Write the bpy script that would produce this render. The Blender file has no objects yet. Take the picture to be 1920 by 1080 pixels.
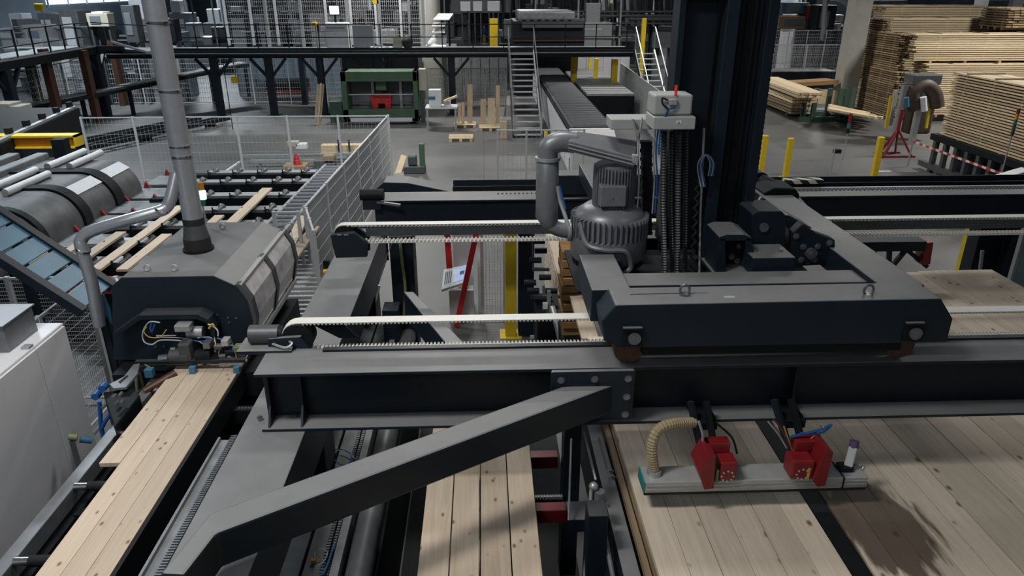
import bpy, math, random
from math import sin, cos, pi, radians as R
random.seed(7)
sc = bpy.context.scene
C = sc.collection
# ---------------------------------------------------------------- camera, world, lights, exposure
FPX, PITCH, YAW, CAMH = 1353.0, R(22.85), R(2.26), 6.0
cd = bpy.data.cameras.new('camera'); cam = bpy.data.objects.new('camera', cd); C.objects.link(cam)
cd.sensor_width = 36.0; cd.lens = 36.0 * FPX / 1920.0; cd.clip_start = 0.05; cd.clip_end = 300
cam.location = (0, 0, CAMH); cam.rotation_euler = (pi / 2 - PITCH, 0, -YAW)
sc.camera = cam
sc.view_settings.view_transform = 'Standard'; sc.view_settings.look = 'None'
sc.view_settings.gamma = 1.0; sc.view_settings.use_curve_mapping = False
sc.view_settings.exposure = 0.0
w = bpy.data.worlds.new('hall_ambient'); sc.world = w; w.use_nodes = True
w.node_tree.nodes['Background'].inputs[0].default_value = (0.55, 0.68, 0.85, 1)
w.node_tree.nodes['Background'].inputs[1].default_value = 0.07
def lamp(x, y, z, sx, sy, e, col=(1.0, 0.96, 0.90), tx=0, ty=0, spread=150):
    l = bpy.data.lights.new('hall_lamp', 'AREA'); l.shape = 'RECTANGLE'; l.size = sx; l.size_y = sy
    l.energy = e; l.color = col; l.spread = R(spread)
    o = bpy.data.objects.new('hall_lamp', l); C.objects.link(o); o.location = (x, y, z); o.rotation_euler = (tx, ty, 0)
for (x, y, e) in [(-3.5, 3.0, 500), (0.5, 9.5, 240), (7.5, 2.0, 60), (-12, 17, 1100), (-1, 21, 900), (11, 20, 430),
                  (-20, 36, 1700), (-5, 38, 1300), (9, 38, 1000), (24, 27, 2000), (27, 52, 900), (3, 60, 2800), (-22, 62, 3000), (28, 60, 1800)]:
    lamp(x, y, 11.0, 2.6, 0.9, e, (0.84, 0.93, 1.0) if x < -10 else (1.0, 0.97, 0.93))
lamp(-5, -4, 9.5, 7, 3, 240, (0.85, 0.92, 1.0), tx=R(25), spread=170)      # daylight from roof strip behind the viewer

# ---------------------------------------------------------------- pixel -> world helper (photo frame 1920x1080)
_c, _s, _cp, _sp = cos(PITCH), sin(PITCH), cos(YAW), sin(YAW)
def _ray(px, py):
    a = (px - 960) / FPX; b = (540 - py) / FPX
    return (_cp * a + _sp * _s * b + _sp * _c, -_sp * a + _cp * _s * b + _cp * _c, _c * b - _s)
def AZ(px, py, z=0.0):
    d = _ray(px, py); t = (z - CAMH) / d[2]; return (d[0] * t, d[1] * t, z)
def AY(px, py, y):
    d = _ray(px, py); t = y / d[1]; return (d[0] * t, y, CAMH + d[2] * t)
def AX(px, py, x):
    d = _ray(px, py); t = x / d[0]; return (x, d[1] * t, CAMH + d[2] * t)

# ---------------------------------------------------------------- materials
def mat(name, col, rough=0.5, metal=0.0, var=0.12, scale=6.0, bump=0.0, lit_dust=0.0, spec=0.5, emit=None, alpha=None, coat=0):
    m = bpy.data.materials.new(name); m.use_nodes = True; nt = m.node_tree; n = nt.nodes; L = nt.links
    b = n['Principled BSDF']; b.inputs['Roughness'].default_value = rough; b.inputs['Metallic'].default_value = metal
    b.inputs['Specular IOR Level'].default_value = spec
    if coat: b.inputs['Coat Weight'].default_value = coat
    tc = n.new('ShaderNodeTexCoord'); no = n.new('ShaderNodeTexNoise'); no.inputs['Scale'].default_value = scale
    no.inputs['Detail'].default_value = 5; no.inputs['Roughness'].default_value = 0.6
    L.new(tc.outputs['Object'], no.inputs['Vector'])
    cr = n.new('ShaderNodeValToRGB'); e = cr.color_ramp.elements
    e[0].position = 0.3; e[1].position = 0.72
    e[0].color = tuple(c * (1 - var) for c in col) + (1,); e[1].color = tuple(min(1, c * (1 + var)) for c in col) + (1,)
    L.new(no.outputs['Fac'], cr.inputs['Fac']); out = cr.outputs['Color']
    if lit_dust:  # upward faces paler: dust, plus overhead light put into the colour
        g = n.new('ShaderNodeNewGeometry'); sx = n.new('ShaderNodeSeparateXYZ'); L.new(g.outputs['Normal'], sx.inputs[0])
        mr = n.new('ShaderNodeMapRange'); mr.inputs[1].default_value = 0.6; mr.inputs[2].default_value = 1.0
        mr.inputs[3].default_value = 0.0; mr.inputs[4].default_value = lit_dust; L.new(sx.outputs[2], mr.inputs[0])
        mm = n.new('ShaderNodeMath'); mm.operation = 'MULTIPLY_ADD'; mm.inputs[1].default_value = 0.5; mm.inputs[2].default_value = 0.75
        L.new(no.outputs['Fac'], mm.inputs[0])
        m2 = n.new('ShaderNodeMath'); m2.operation = 'MULTIPLY'; L.new(mr.outputs[0], m2.inputs[0]); L.new(mm.outputs[0], m2.inputs[1])
        mx = n.new('ShaderNodeMix'); mx.data_type = 'RGBA'; L.new(m2.outputs[0], mx.inputs[0]); L.new(out, mx.inputs[6])
        mx.inputs[7].default_value = (0.30, 0.297, 0.295, 1); out = mx.outputs[2]
    L.new(out, b.inputs['Base Color'])
    if bump:
        bp = n.new('ShaderNodeBump'); bp.inputs['Strength'].default_value = bump; bp.inputs['Distance'].default_value = 0.01
        L.new(no.outputs['Fac'], bp.inputs['Height']); L.new(bp.outputs[0], b.inputs['Normal'])
    if emit:
        b.inputs['Emission Color'].default_value = emit[:3] + (1,); b.inputs['Emission Strength'].default_value = emit[3]
    if alpha is not None: b.inputs['Alpha'].default_value = alpha
    return m
def wood(name, axis, light, dark, knot=(0.17, 0.095, 0.05), rough=0.6, knots=True, rnd=0.35, kscale=1.0):
    m = bpy.data.materials.new(name); m.use_nodes = True; nt = m.node_tree; n = nt.nodes; L = nt.links
    b = n['Principled BSDF']; b.inputs['Roughness'].default_value = rough; b.inputs['Specular IOR Level'].default_value = 0.3
    tc = n.new('ShaderNodeTexCoord'); oi = n.new('ShaderNodeObjectInfo')
    ad = n.new('ShaderNodeVectorMath'); ad.operation = 'MULTIPLY_ADD'
    cx = n.new('ShaderNodeCombineXYZ')
    for i in range(3): L.new(oi.outputs['Random'], cx.inputs[i])
    L.new(cx.outputs[0], ad.inputs[0]); ad.inputs[1].default_value = (37, 53, 29); L.new(tc.outputs['Object'], ad.inputs[2])
    mp = n.new('ShaderNodeMapping'); s = [14, 14, 14]; s[axis] = 0.7; mp.inputs['Scale'].default_value = s
    L.new(ad.outputs[0], mp.inputs['Vector'])
    no = n.new('ShaderNodeTexNoise'); no.inputs['Scale'].default_value = 1.6; no.inputs['Detail'].default_value = 6
    no.inputs['Distortion'].default_value = 1.2
    L.new(mp.outputs[0], no.inputs['Vector'])
    cr = n.new('ShaderNodeValToRGB'); e = cr.color_ramp.elements; e[0].position = 0.28; e[1].position = 0.7
    e[0].color = dark + (1,); e[1].color = light + (1,); L.new(no.outputs['Fac'], cr.inputs['Fac'])
    out = cr.outputs['Color']
    if knots:
        mk = n.new('ShaderNodeMapping'); s = [5.5 * kscale] * 3; s[axis] = 3.2 * kscale; mk.inputs['Scale'].default_value = s; L.new(ad.outputs[0], mk.inputs['Vector'])
        vo = n.new('ShaderNodeTexVoronoi'); vo.inputs['Scale'].default_value = 1.0; L.new(mk.outputs[0], vo.inputs['Vector'])
        kr = n.new('ShaderNodeValToRGB'); q = kr.color_ramp.elements; q[0].position = 0.06; q[1].position = 0.16
        q[0].color = (1, 1, 1, 1); q[1].color = (0, 0, 0, 1); L.new(vo.outputs['Distance'], kr.inputs['Fac'])
        mx = n.new('ShaderNodeMix'); mx.data_type = 'RGBA'; L.new(kr.outputs[0], mx.inputs[0]); L.new(out, mx.inputs[6])
        mx.inputs[7].default_value = knot + (1,); out = mx.outputs[2]
    hs = n.new('ShaderNodeHueSaturation')
    mr = n.new('ShaderNodeMapRange'); mr.inputs[3].default_value = 1 - rnd * 0.5; mr.inputs[4].default_value = 1 + rnd * 0.35
    L.new(oi.outputs['Random'], mr.inputs[0]); L.new(mr.outputs[0], hs.inputs['Value']); L.new(out, hs.inputs['Color'])
    L.new(hs.outputs[0], b.inputs['Base Color'])
    return m
M = dict(
    steel=mat('anthracite_painted_steel', (0.009, 0.017, 0.026), 0.45, 0, 0.15, 3, 0.02, lit_dust=0.52, spec=0.3),
    steel2=mat('anthracite_clean_steel', (0.009, 0.0145, 0.021), 0.42, 0, 0.15, 3, lit_dust=0.12, spec=0.3),
    black=mat('black_steel', (0.007, 0.009, 0.011), 0.6, 0, 0.2, 8, spec=0.2),
    rubber=mat('black_rubber', (0.012, 0.012, 0.013), 0.7, 0, 0.2, 12),
    hose=mat('black_ribbed_hose', (0.035, 0.038, 0.042), 0.28, 0, 0.1, 12),
    navy=mat('dark_blue_steel', (0.008, 0.014, 0.022), 0.5, 0, 0.2, 4, lit_dust=0.06, spec=0.3),
    galv=mat('galvanised_steel', (0.42, 0.43, 0.44), 0.42, 0.55, 0.12, 10),
    wire=mat('grey_powder_coated_wire', (0.42, 0.43, 0.44), 0.55, 0, 0.06, 5),
    duct=mat('spiral_duct_sheet', (0.40, 0.42, 0.45), 0.30, 0.55, 0.08, 9),
    alu=mat('extruded_aluminium', (0.44, 0.45, 0.44), 0.42, 0.35, 0.08, 8),
    motor=mat('cast_grey_motor', (0.17, 0.18, 0.195), 0.38, 0.25, 0.12, 10, 0.03),
    motordark=mat('dark_motor', (0.07, 0.075, 0.08), 0.45, 0.2, 0.15, 10),
    cabinet=mat('light_grey_lacquer', (0.60, 0.61, 0.64), 0.42, 0, 0.04, 1.5),
    boxgrey=mat('grey_enclosure', (0.36, 0.37, 0.36), 0.5, 0, 0.05, 5),
    white=mat('white_lacquer', (0.62, 0.64, 0.66), 0.45, 0, 0.05, 4),
    belt=mat('pale_toothed_belt', (0.62, 0.62, 0.58), 0.45, 0, 0.05, 20),
    teeth=mat('belt_teeth', (0.50, 0.49, 0.44), 0.5, 0, 0.05, 20),
    chrome=mat('bright_metal', (0.75, 0.75, 0.75), 0.2, 1.0, 0.05, 8),
    bolt=mat('zinc_bolt', (0.20, 0.21, 0.23), 0.35, 0.7, 0.1, 20),
    red=mat('red_paint', (0.19, 0.010, 0.014), 0.4, 0, 0.12, 8),
    redb=mat('bright_red', (0.45, 0.02, 0.02), 0.4, 0, 0.1, 8),
    skin=mat('skin', (0.45, 0.27, 0.19), 0.6),
    umber=mat('dark_umber_rubber', (0.055, 0.035, 0.024), 0.6, 0, 0.25, 6),
    maroon=mat('maroon_paint', (0.15, 0.02, 0.02), 0.5, 0, 0.2, 8),
    yellow=mat('yellow_paint', (0.62, 0.44, 0.02), 0.45, 0, 0.12, 5),
    orange=mat('orange_paint', (0.62, 0.24, 0.02), 0.4, 0, 0.1, 6),
    green=mat('green_machine_paint', (0.055, 0.105, 0.06), 0.5, 0, 0.18, 2),
    dkgreen=mat('dark_green_rack', (0.03, 0.065, 0.05), 0.5, 0, 0.2, 4),
    blue=mat('blue_tinted_panel', (0.045, 0.14, 0.22), 0.45, 0, 0.25, 1.2),
    bluehose=mat('blue_hose', (0.015, 0.08, 0.26), 0.4, 0, 0.1, 10),
    yelhose=mat('yellow_cable', (0.5, 0.35, 0.06), 0.5, 0, 0.1, 10),
    olive=mat('olive_cable', (0.16, 0.17, 0.08), 0.6, 0, 0.2, 10),
    tan=mat('tan_flexible_hose', (0.34, 0.27, 0.16), 0.5, 0, 0.12, 10),
    copper=mat('brown_roller', (0.07, 0.03, 0.018), 0.45, 0.2, 0.3, 12),
    teal=mat('turquoise_end_cap', (0.03, 0.22, 0.20), 0.5, 0, 0.1, 10),
    purple=mat('purple_valve', (0.09, 0.05, 0.12), 0.5, 0, 0.1, 10),
    beige=mat('beige_box', (0.38, 0.36, 0.29), 0.55, 0, 0.06, 4),
    concrete=mat('cast_concrete', (0.30, 0.30, 0.27), 0.85, 0, 0.10, 2, 0.1),
    pane=mat('cloudy_plastic_pane', (0.48, 0.46, 0.47), 0.22, 0, 0.28, 5, coat=0.3),
    glasspane=mat('smoky_glass', (0.20, 0.25, 0.26), 0.12, 0, 0.2, 2),
    wallgrey=mat('grey_wall_sheet', (0.14, 0.155, 0.17), 0.7, 0, 0.2, 0.6),
    wallblue=mat('blue_grey_wall_sheet', (0.085, 0.12, 0.15), 0.6, 0, 0.15, 0.5),
    drum=mat('drum_cover_sheet', (0.085, 0.088, 0.09), 0.5, 0.2, 0.3, 3, 0.05),
    grate=mat('dusty_grey_tray', (0.15, 0.16, 0.165), 0.5, 0.2, 0.3, 5, 0.05),
    flour=mat('sawdusty_floor_plate', (0.20, 0.20, 0.19), 0.6, 0, 0.25, 3),
    screen=mat('lit_screen', (0.8, 0.85, 0.9), 0.3, emit=(0.85, 0.93, 1.0, 1.6)),
    screen2=mat('console_screen', (0.3, 0.4, 0.6), 0.3, emit=(0.45, 0.6, 0.95, 0.35)),
    paper=mat('white_paper', (0.6, 0.62, 0.65), 0.6),
    ink=mat('dark_print', (0.06, 0.07, 0.09), 0.6),
    window=mat('daylight_window', (0.8, 0.9, 1.0), 0.3, emit=(0.75, 0.88, 1.0, 1.8)),
    ledgreen=mat('green_signal_lamp', (0.3, 0.8, 0.6), 0.3, emit=(0.35, 1.0, 0.75, 3.5)),
    ledred=mat('red_signal_lens', (0.5, 0.03, 0.03), 0.3, emit=(1.0, 0.08, 0.05, 0.15)),
    ledoff=mat('teal_signal_lens', (0.02, 0.16, 0.14), 0.3),
    tape_r=mat('barrier_red', (0.5, 0.05, 0.05), 0.5),
    crate=mat('brown_cardboard', (0.30, 0.21, 0.12), 0.8, 0, 0.08, 4),
    wood=wood('fresh_pine_board', 1, (0.49, 0.405, 0.315), (0.40, 0.322, 0.238), kscale=1.5),
    woodr=wood('cut_pine_board', 1, (0.58, 0.50, 0.405), (0.47, 0.40, 0.31)),
    woodx=wood('stacked_pine_board', 0, (0.66, 0.54, 0.36), (0.46, 0.35, 0.21), knots=False, rnd=0.5),
    woodz=wood('upright_pine_board', 2, (0.58, 0.46, 0.31), (0.42, 0.31, 0.19), knots=False),
    woodend=wood('weathered_board_end', 1, (0.40, 0.30, 0.19), (0.20, 0.14, 0.08), knots=False, rnd=0.9),
    woodbrown=wood('brown_packing_timber', 0, (0.36, 0.21, 0.09), (0.22, 0.12, 0.05), knots=False, rnd=0.7),
)
def floor_mat():
    m = bpy.data.materials.new('polished_concrete_floor'); m.use_nodes = True; nt = m.node_tree; n = nt.nodes; L = nt.links
    b = n['Principled BSDF']; tc = n.new('ShaderNodeTexCoord')
    a = n.new('ShaderNodeTexNoise'); a.inputs['Scale'].default_value = 0.35; a.inputs['Detail'].default_value = 8; a.inputs['Roughness'].default_value = 0.65
    L.new(tc.outputs['Object'], a.inputs['Vector'])
    cr = n.new('ShaderNodeValToRGB'); e = cr.color_ramp.elements; e[0].position = 0.3; e[1].position = 0.7
    e[0].color = (0.074, 0.077, 0.078, 1); e[1].color = (0.118, 0.118, 0.113, 1); L.new(a.outputs['Fac'], cr.inputs['Fac'])
    # expansion joints
    br = n.new('ShaderNodeTexBrick'); br.offset = 0; br.inputs['Scale'].default_value = 1.0; br.inputs['Brick Width'].default_value = 6.0
    br.inputs['Row Height'].default_value = 6.0; br.inputs['Mortar Size'].default_value = 0.012
    br.inputs['Color1'].default_value = (1, 1, 1, 1); br.inputs['Color2'].default_value = (1, 1, 1, 1); br.inputs['Mortar'].default_value = (0.55, 0.55, 0.55, 1)
    L.new(tc.outputs['Object'], br.inputs['Vector'])
    mx = n.new('ShaderNodeMix'); mx.data_type = 'RGBA'; mx.blend_type = 'MULTIPLY'; mx.inputs[0].default_value = 1
    L.new(cr.outputs[0], mx.inputs[6]); L.new(br.outputs['Color'], mx.inputs[7])
    L.new(mx.outputs[2], b.inputs['Base Color'])
    mr = n.new('ShaderNodeMapRange'); mr.inputs[3].default_value = 0.36; mr.inputs[4].default_value = 0.55; L.new(a.outputs['Fac'], mr.inputs[0])
    L.new(mr.outputs[0], b.inputs['Roughness'])
    return m
M['floor'] = floor_mat()
def brown_patch(base, name, cx, cy, rx, ry):
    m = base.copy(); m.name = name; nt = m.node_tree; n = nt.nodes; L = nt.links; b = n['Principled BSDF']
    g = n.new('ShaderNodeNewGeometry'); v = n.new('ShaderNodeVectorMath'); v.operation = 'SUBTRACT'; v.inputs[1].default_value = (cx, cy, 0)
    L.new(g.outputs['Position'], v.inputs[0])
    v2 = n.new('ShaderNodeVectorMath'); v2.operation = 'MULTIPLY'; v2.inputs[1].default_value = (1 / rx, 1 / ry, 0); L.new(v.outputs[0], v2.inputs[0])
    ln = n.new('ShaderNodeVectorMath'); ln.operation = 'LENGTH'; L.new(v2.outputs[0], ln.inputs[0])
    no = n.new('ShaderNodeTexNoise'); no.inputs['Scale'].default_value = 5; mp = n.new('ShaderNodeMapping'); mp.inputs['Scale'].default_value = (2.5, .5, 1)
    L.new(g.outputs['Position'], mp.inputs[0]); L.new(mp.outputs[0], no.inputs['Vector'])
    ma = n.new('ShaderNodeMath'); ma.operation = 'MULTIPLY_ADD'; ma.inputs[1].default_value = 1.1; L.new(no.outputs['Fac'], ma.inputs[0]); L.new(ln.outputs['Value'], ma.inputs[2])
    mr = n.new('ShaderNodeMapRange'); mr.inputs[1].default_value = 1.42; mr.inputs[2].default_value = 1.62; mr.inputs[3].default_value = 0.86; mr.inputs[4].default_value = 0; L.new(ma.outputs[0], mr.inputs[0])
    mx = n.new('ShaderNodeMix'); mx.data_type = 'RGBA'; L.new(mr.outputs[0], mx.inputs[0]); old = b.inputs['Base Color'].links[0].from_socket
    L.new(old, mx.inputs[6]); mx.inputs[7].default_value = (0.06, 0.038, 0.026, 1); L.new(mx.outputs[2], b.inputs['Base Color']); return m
M['woodpatch'] = brown_patch(M['woodr'], 'pine_board_with_brown_patch', 3.28, 4.72, .42, .62)  # boards turn dark brown inside a ragged oval around this centre
def stripe_mat(name, c1, c2, axis, freq, slant):
    m = bpy.data.materials.new(name); m.use_nodes = True; nt = m.node_tree; n = nt.nodes; L = nt.links
    b = n['Principled BSDF']; b.inputs['Roughness'].default_value = 0.5; tc = n.new('ShaderNodeTexCoord')
    dp = n.new('ShaderNodeVectorMath'); dp.operation = 'DOT_PRODUCT'; v = [0, slant * freq, slant * freq]; v[axis] = freq; dp.inputs[1].default_value = v
    L.new(tc.outputs['Object'], dp.inputs[0])
    fr = n.new('ShaderNodeMath'); fr.operation = 'FRACT'; L.new(dp.outputs['Value'], fr.inputs[0])
    gt = n.new('ShaderNodeMath'); gt.operation = 'GREATER_THAN'; gt.inputs[1].default_value = 0.5; L.new(fr.outputs[0], gt.inputs[0])
    mx = n.new('ShaderNodeMix'); mx.data_type = 'RGBA'; L.new(gt.outputs[0], mx.inputs[0]); mx.inputs[6].default_value = c1 + (1,); mx.inputs[7].default_value = c2 + (1,)
    L.new(mx.outputs[2], b.inputs['Base Color']); return m
M['hazard'] = stripe_mat('black_white_hazard', (0.5, 0.5, 0.46), (0.01, 0.01, 0.01), 0, 4.0, 1.0)
M['hazardy'] = stripe_mat('black_yellow_hazard', (0.62, 0.36, 0.02), (0.01, 0.01, 0.01), 0, 1.6, 1.0)
M['tape'] = stripe_mat('red_white_tape', (0.6, 0.58, 0.55), (0.45, 0.03, 0.03), 1, 2.5, 0.0)

# ---------------------------------------------------------------- mesh builder
class MB:
    def __init__(s): s.v = []; s.f = []
    def add(s, vs, fs):
        k = len(s.v); s.v += [tuple(v) for v in vs]; s.f += [tuple(i + k for i in f) for f in fs]; return s
    def box(s, x0, x1, y0, y1, z0, z1):
        return s.add([(x0, y0, z0), (x1, y0, z0), (x1, y1, z0), (x0, y1, z0), (x0, y0, z1), (x1, y0, z1), (x1, y1, z1), (x0, y1, z1)],
                     [(3, 2, 1, 0), (4, 5, 6, 7), (0, 1, 5, 4), (1, 2, 6, 5), (2, 3, 7, 6), (3, 0, 4, 7)])
    def bar(s, p, q, w, h=None, up=(0, 0, 1)):
        h = w if h is None else h
        d = [q[i] - p[i] for i in range(3)]; l = math.sqrt(sum(c * c for c in d)) or 1e-6; d = [c / l for c in d]
        if abs(d[2]) > 0.98 and up == (0, 0, 1): up = (0, 1, 0)
        a = (d[1] * up[2] - d[2] * up[1], d[2] * up[0] - d[0] * up[2], d[0] * up[1] - d[1] * up[0])
        la = math.sqrt(sum(c * c for c in a)); a = [c / la for c in a]
        u = (a[1] * d[2] - a[2] * d[1], a[2] * d[0] - a[0] * d[2], a[0] * d[1] - a[1] * d[0])
        vs = []
        for P in (p, q):
            for (i, j) in ((-1, -1), (1, -1), (1, 1), (-1, 1)):
                vs.append(tuple(P[k] + a[k] * i * w / 2 + u[k] * j * h / 2 for k in range(3)))
        return s.add(vs, [(0, 1, 2, 3), (7, 6, 5, 4), (0, 4, 5, 1), (1, 5, 6, 2), (2, 6, 7, 3), (3, 7, 4, 0)])
    def tube(s, pts, r, n=10, caps=True, rr=None):
        from mathutils import Vector
        P = [Vector(p) for p in pts]; vs = []; up = None
        for i, p in enumerate(P):
            d = (P[min(i + 1, len(P) - 1)] - P[max(i - 1, 0)]).normalized()
            if up is None: up = Vector((0, 0, 1)) if abs(d.z) < 0.9 else Vector((1, 0, 0))
            a = d.cross(up).normalized(); up = a.cross(d).normalized()
            rad = rr[i] if rr else r
            for k in range(n):
                t = 2 * pi * k / n; vs.append(tuple(p + a * cos(t) * rad + up * sin(t) * rad))
        fs = []
        for i in range(len(P) - 1):
            for k in range(n):
                fs.append((i * n + k, i * n + (k + 1) % n, (i + 1) * n + (k + 1) % n, (i + 1) * n + k))
        if caps: fs.append(tuple(range(n))[::-1]); fs.append(tuple((len(P) - 1) * n + k for k in range(n)))
        return s.add(vs, fs)
    def cyl(s, p, q, r, n=20, r2=None): return s.tube([p, q], r, n, True, [r, r if r2 is None else r2])
    def prism(s, poly, ax, a, b):       # poly = 2-D points in the plane perpendicular to axis ax
        def mk(u, v, t):
            return {0: (t, u, v), 1: (u, t, v), 2: (u, v, t)}[ax]
        n = len(poly); vs = [mk(u, v, a) for u, v in poly] + [mk(u, v, b) for u, v in poly]
        return s.add(vs, [tuple(range(n)), tuple(range(2 * n - 1, n - 1, -1))] + [(i, i + n, (i + 1) % n + n, (i + 1) % n) for i in range(n)])
    def ball(s, c, r, n=10, sz=1.0):
        pts = [(c[0], c[1], c[2] - r * sz * cos(pi * i / n)) for i in range(n + 1)]
        return s.tube(pts, r, 12, False, [max(1e-4, r * sin(pi * i / n)) for i in range(n + 1)])
def smooth_path(pts, n=6):
    out = []
    for i in range(len(pts) - 1):
        p0 = pts[max(i - 1, 0)]; p1 = pts[i]; p2 = pts[i + 1]; p3 = pts[min(i + 2, len(pts) - 1)]
        for k in range(n):
            t = k / n
            out.append(tuple(0.5 * (2 * p1[j] + (p2[j] - p0[j]) * t + (2 * p0[j] - 5 * p1[j] + 4 * p2[j] - p3[j]) * t * t + (3 * p1[j] - p0[j] - 3 * p2[j] + p3[j]) * t ** 3) for j in range(3)))
    return out + [tuple(pts[-1])]
def ribbed(pts, r, pitch, depth):       # a corrugated hose along pts
    from mathutils import Vector
    P = [Vector(p) for p in pts]; out = []; rr = []; k = 0
    for a, b in zip(P[:-1], P[1:]):
        l = (b - a).length; m = max(1, int(l / pitch * 2))
        for i in range(m):
            out.append(tuple(a.lerp(b, i / m))); rr.append(r if k % 2 else r - depth); k += 1
    out.append(tuple(P[-1])); rr.append(r)
    return MB().tube(out, r, 10, True, rr)
def meshdata(name, mb, m, org=(0, 0, 0), smooth=False):
    me = bpy.data.meshes.new(name)
    me.from_pydata([(v[0] - org[0], v[1] - org[1], v[2] - org[2]) for v in mb.v], [], mb.f)
    me.materials.append(M[m] if isinstance(m, str) else m)
    import bmesh
    bm = bmesh.new(); bm.from_mesh(me); bmesh.ops.recalc_face_normals(bm, faces=bm.faces); bm.to_mesh(me); bm.free()
    if smooth:
        me.polygons.foreach_set('use_smooth', [True] * len(me.polygons))
        try: me.set_sharp_from_angle(angle=R(38))
        except Exception: pass
    return me
def bevel(o, wd, seg=2):
    if wd: b = o.modifiers.new('edge', 'BEVEL'); b.width = wd; b.segments = seg; b.limit_method = 'ANGLE'; b.angle_limit = R(40)
def tag(o, label, cat, group=None):
    o['label'] = label; o['category'] = cat
    if group: o['group'] = group
    return o
def thing(name, label, cat, loc=(0, 0, 0), group=None):
    o = bpy.data.objects.new(name, None); C.objects.link(o); o.location = loc; o.empty_display_size = 0.1
    return tag(o, label, cat, group)
def root_loc(p):
    x = y = z = 0
    while p is not None: x += p.location[0]; y += p.location[1]; z += p.location[2]; p = p.parent
    return (x, y, z)
def part(name, mb, m, parent, bev=0, smooth=False, label=None, kind=None):
    me = meshdata(name, mb, m, root_loc(parent), smooth)
    o = bpy.data.objects.new(name, me); C.objects.link(o); o.parent = parent; bevel(o, bev)
    if label: o['label'] = label
    if kind: o['kind'] = kind
    return o
def one(name, mb, m, label, cat, group=None, bev=0, smooth=False, kind=None):
    xs, ys, zs = zip(*mb.v); org = ((min(xs) + max(xs)) / 2, (min(ys) + max(ys)) / 2, min(zs))
    me = meshdata(name, mb, m, org, smooth); o = bpy.data.objects.new(name, me); C.objects.link(o); o.location = org; bevel(o, bev)
    if kind: o['kind'] = kind
    return tag(o, label, cat, group)
def struct(name, mb, m, bev=0):
    me = meshdata(name, mb, m); o = bpy.data.objects.new(name, me); C.objects.link(o); o['kind'] = 'structure'; bevel(o, bev); return o
def sub(me, name, parent, loc, rot=None):
    o = bpy.data.objects.new(name, me); C.objects.link(o); o.parent = parent
    b = root_loc(parent); o.location = (loc[0] - b[0], loc[1] - b[1], loc[2] - b[2])
    if rot: o.rotation_euler = rot
    return o
def copy_tree(o, dloc, label, parent=None):
    c = o.copy(); C.objects.link(c)
    if parent is None: c.location = tuple(o.location[i] + dloc[i] for i in range(3)); c['label'] = label
    else: c.parent = parent
    for ch in list(o.children): copy_tree(ch, None, None, c)
    return c
BOLT = meshdata('bolt', MB().cyl((0, 0, 0), (0, -0.018, 0), 0.024, 6).cyl((0, 0.004, 0), (0, -0.004, 0), 0.032, 14), 'bolt', smooth=True)
BOLTS = meshdata('bolt', MB().cyl((0, 0, 0), (0, -0.012, 0), 0.012, 6), 'bolt')
BOLTUP = meshdata('bolt', MB().cyl((0, 0, 0), (0, 0, 0.02), 0.018, 6).cyl((0, 0, 0), (0, 0, 0.005), 0.028, 12), 'bolt')
# ---------------------------------------------------------------- setting
struct('floor', MB().box(-34, 48, -6, 92, -0.2, 0), 'floor')
struct('wall_back', MB().box(-34, 48, 92, 92.4, 0, 13), 'wallgrey')
struct('wall_left', MB().box(-34.4, -34, -6, 92, 0, 13), 'wallblue')
struct('wall_right', MB().box(48, 48.4, -6, 92, 0, 13), 'wallgrey')
# daylight strips in the far walls, seen as reflections on the polished floor
for i, (x0, x1) in enumerate([(-28, -20), (-16, -8), (4, 12), (18, 26)]):
    f = struct('window_%d' % (i + 1), MB().box(x0, x1, 91.8, 92.0, 7.0, 10.0), 'window')
    fr = MB()
    for k in range(5): xx = x0 + (x1 - x0) * k / 4; fr.box(xx - .06, xx + .06, 91.7, 91.8, 6.9, 10.1)
    part('window_frame', fr, 'wire', f)
for i, (y0, y1) in enumerate([(40, 54), (62, 80)]):
    f = struct('window_%d' % (i + 5), MB().box(-34.0, -33.9, y0, y1, 4.5, 7.0), 'window')
    fr = MB()
    for k in range(7): yy = y0 + (y1 - y0) * k / 6; fr.box(-33.9, -33.8, yy - .06, yy + .06, 4.4, 7.1)
    part('window_frame', fr, 'wire', f)
# ---------------------------------------------------------------- gantry frame
RX0, RX1 = -1.95, 10.5
def ibeam(x0, x1, y0, y1, z0, z1, tf=0.03, tw=0.02):
    ym = (y0 + y1) / 2
    return (MB().box(x0, x1, y0, y1, z1 - tf, z1), MB().box(x0, x1, ym - tw / 2, ym + tw / 2, z0 + tf, z1 - tf), MB().box(x0, x1, y0, y1, z0, z0 + tf))
t = thing('gantry_rail', 'long near dark steel I-beam across the foreground, carrying the carriage wheels', 'rail', (2, 5.56, 2.55), 'gantry rail beams')
a, b_, c = ibeam(RX0, RX1, 5.34, 5.80, 2.43, 3.0)
part('top_flange', a, 'steel', t, .006); part('web', b_, 'steel2', t); part('bottom_flange', c, 'steel', t, .006)
part('rail_bar', MB().box(RX0 + .5, RX1, 5.72, 5.78, 3.0, 3.022), 'steel2', t, label='narrow wheel track bar')
for x in (-1.90, -1.62, 2.72, 7.3):
    m = MB(); m.add([(x, 5.36, 2.46), (x, 5.555, 2.46), (x, 5.555, 2.97), (x, 5.44, 2.97), (x, 5.47, 2.90), (x, 5.46, 2.62),
                     (x + .018, 5.36, 2.46), (x + .018, 5.555, 2.46), (x + .018, 5.555, 2.97), (x + .018, 5.44, 2.97), (x + .018, 5.47, 2.90), (x + .018, 5.46, 2.62)],
                    [(0, 1, 2, 3, 4, 5), (11, 10, 9, 8, 7, 6)] + [(i, i + 6, (i + 1) % 6 + 6, (i + 1) % 6) for i in range(6)])
    part('stiffener', m, 'steel2', t)
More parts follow.
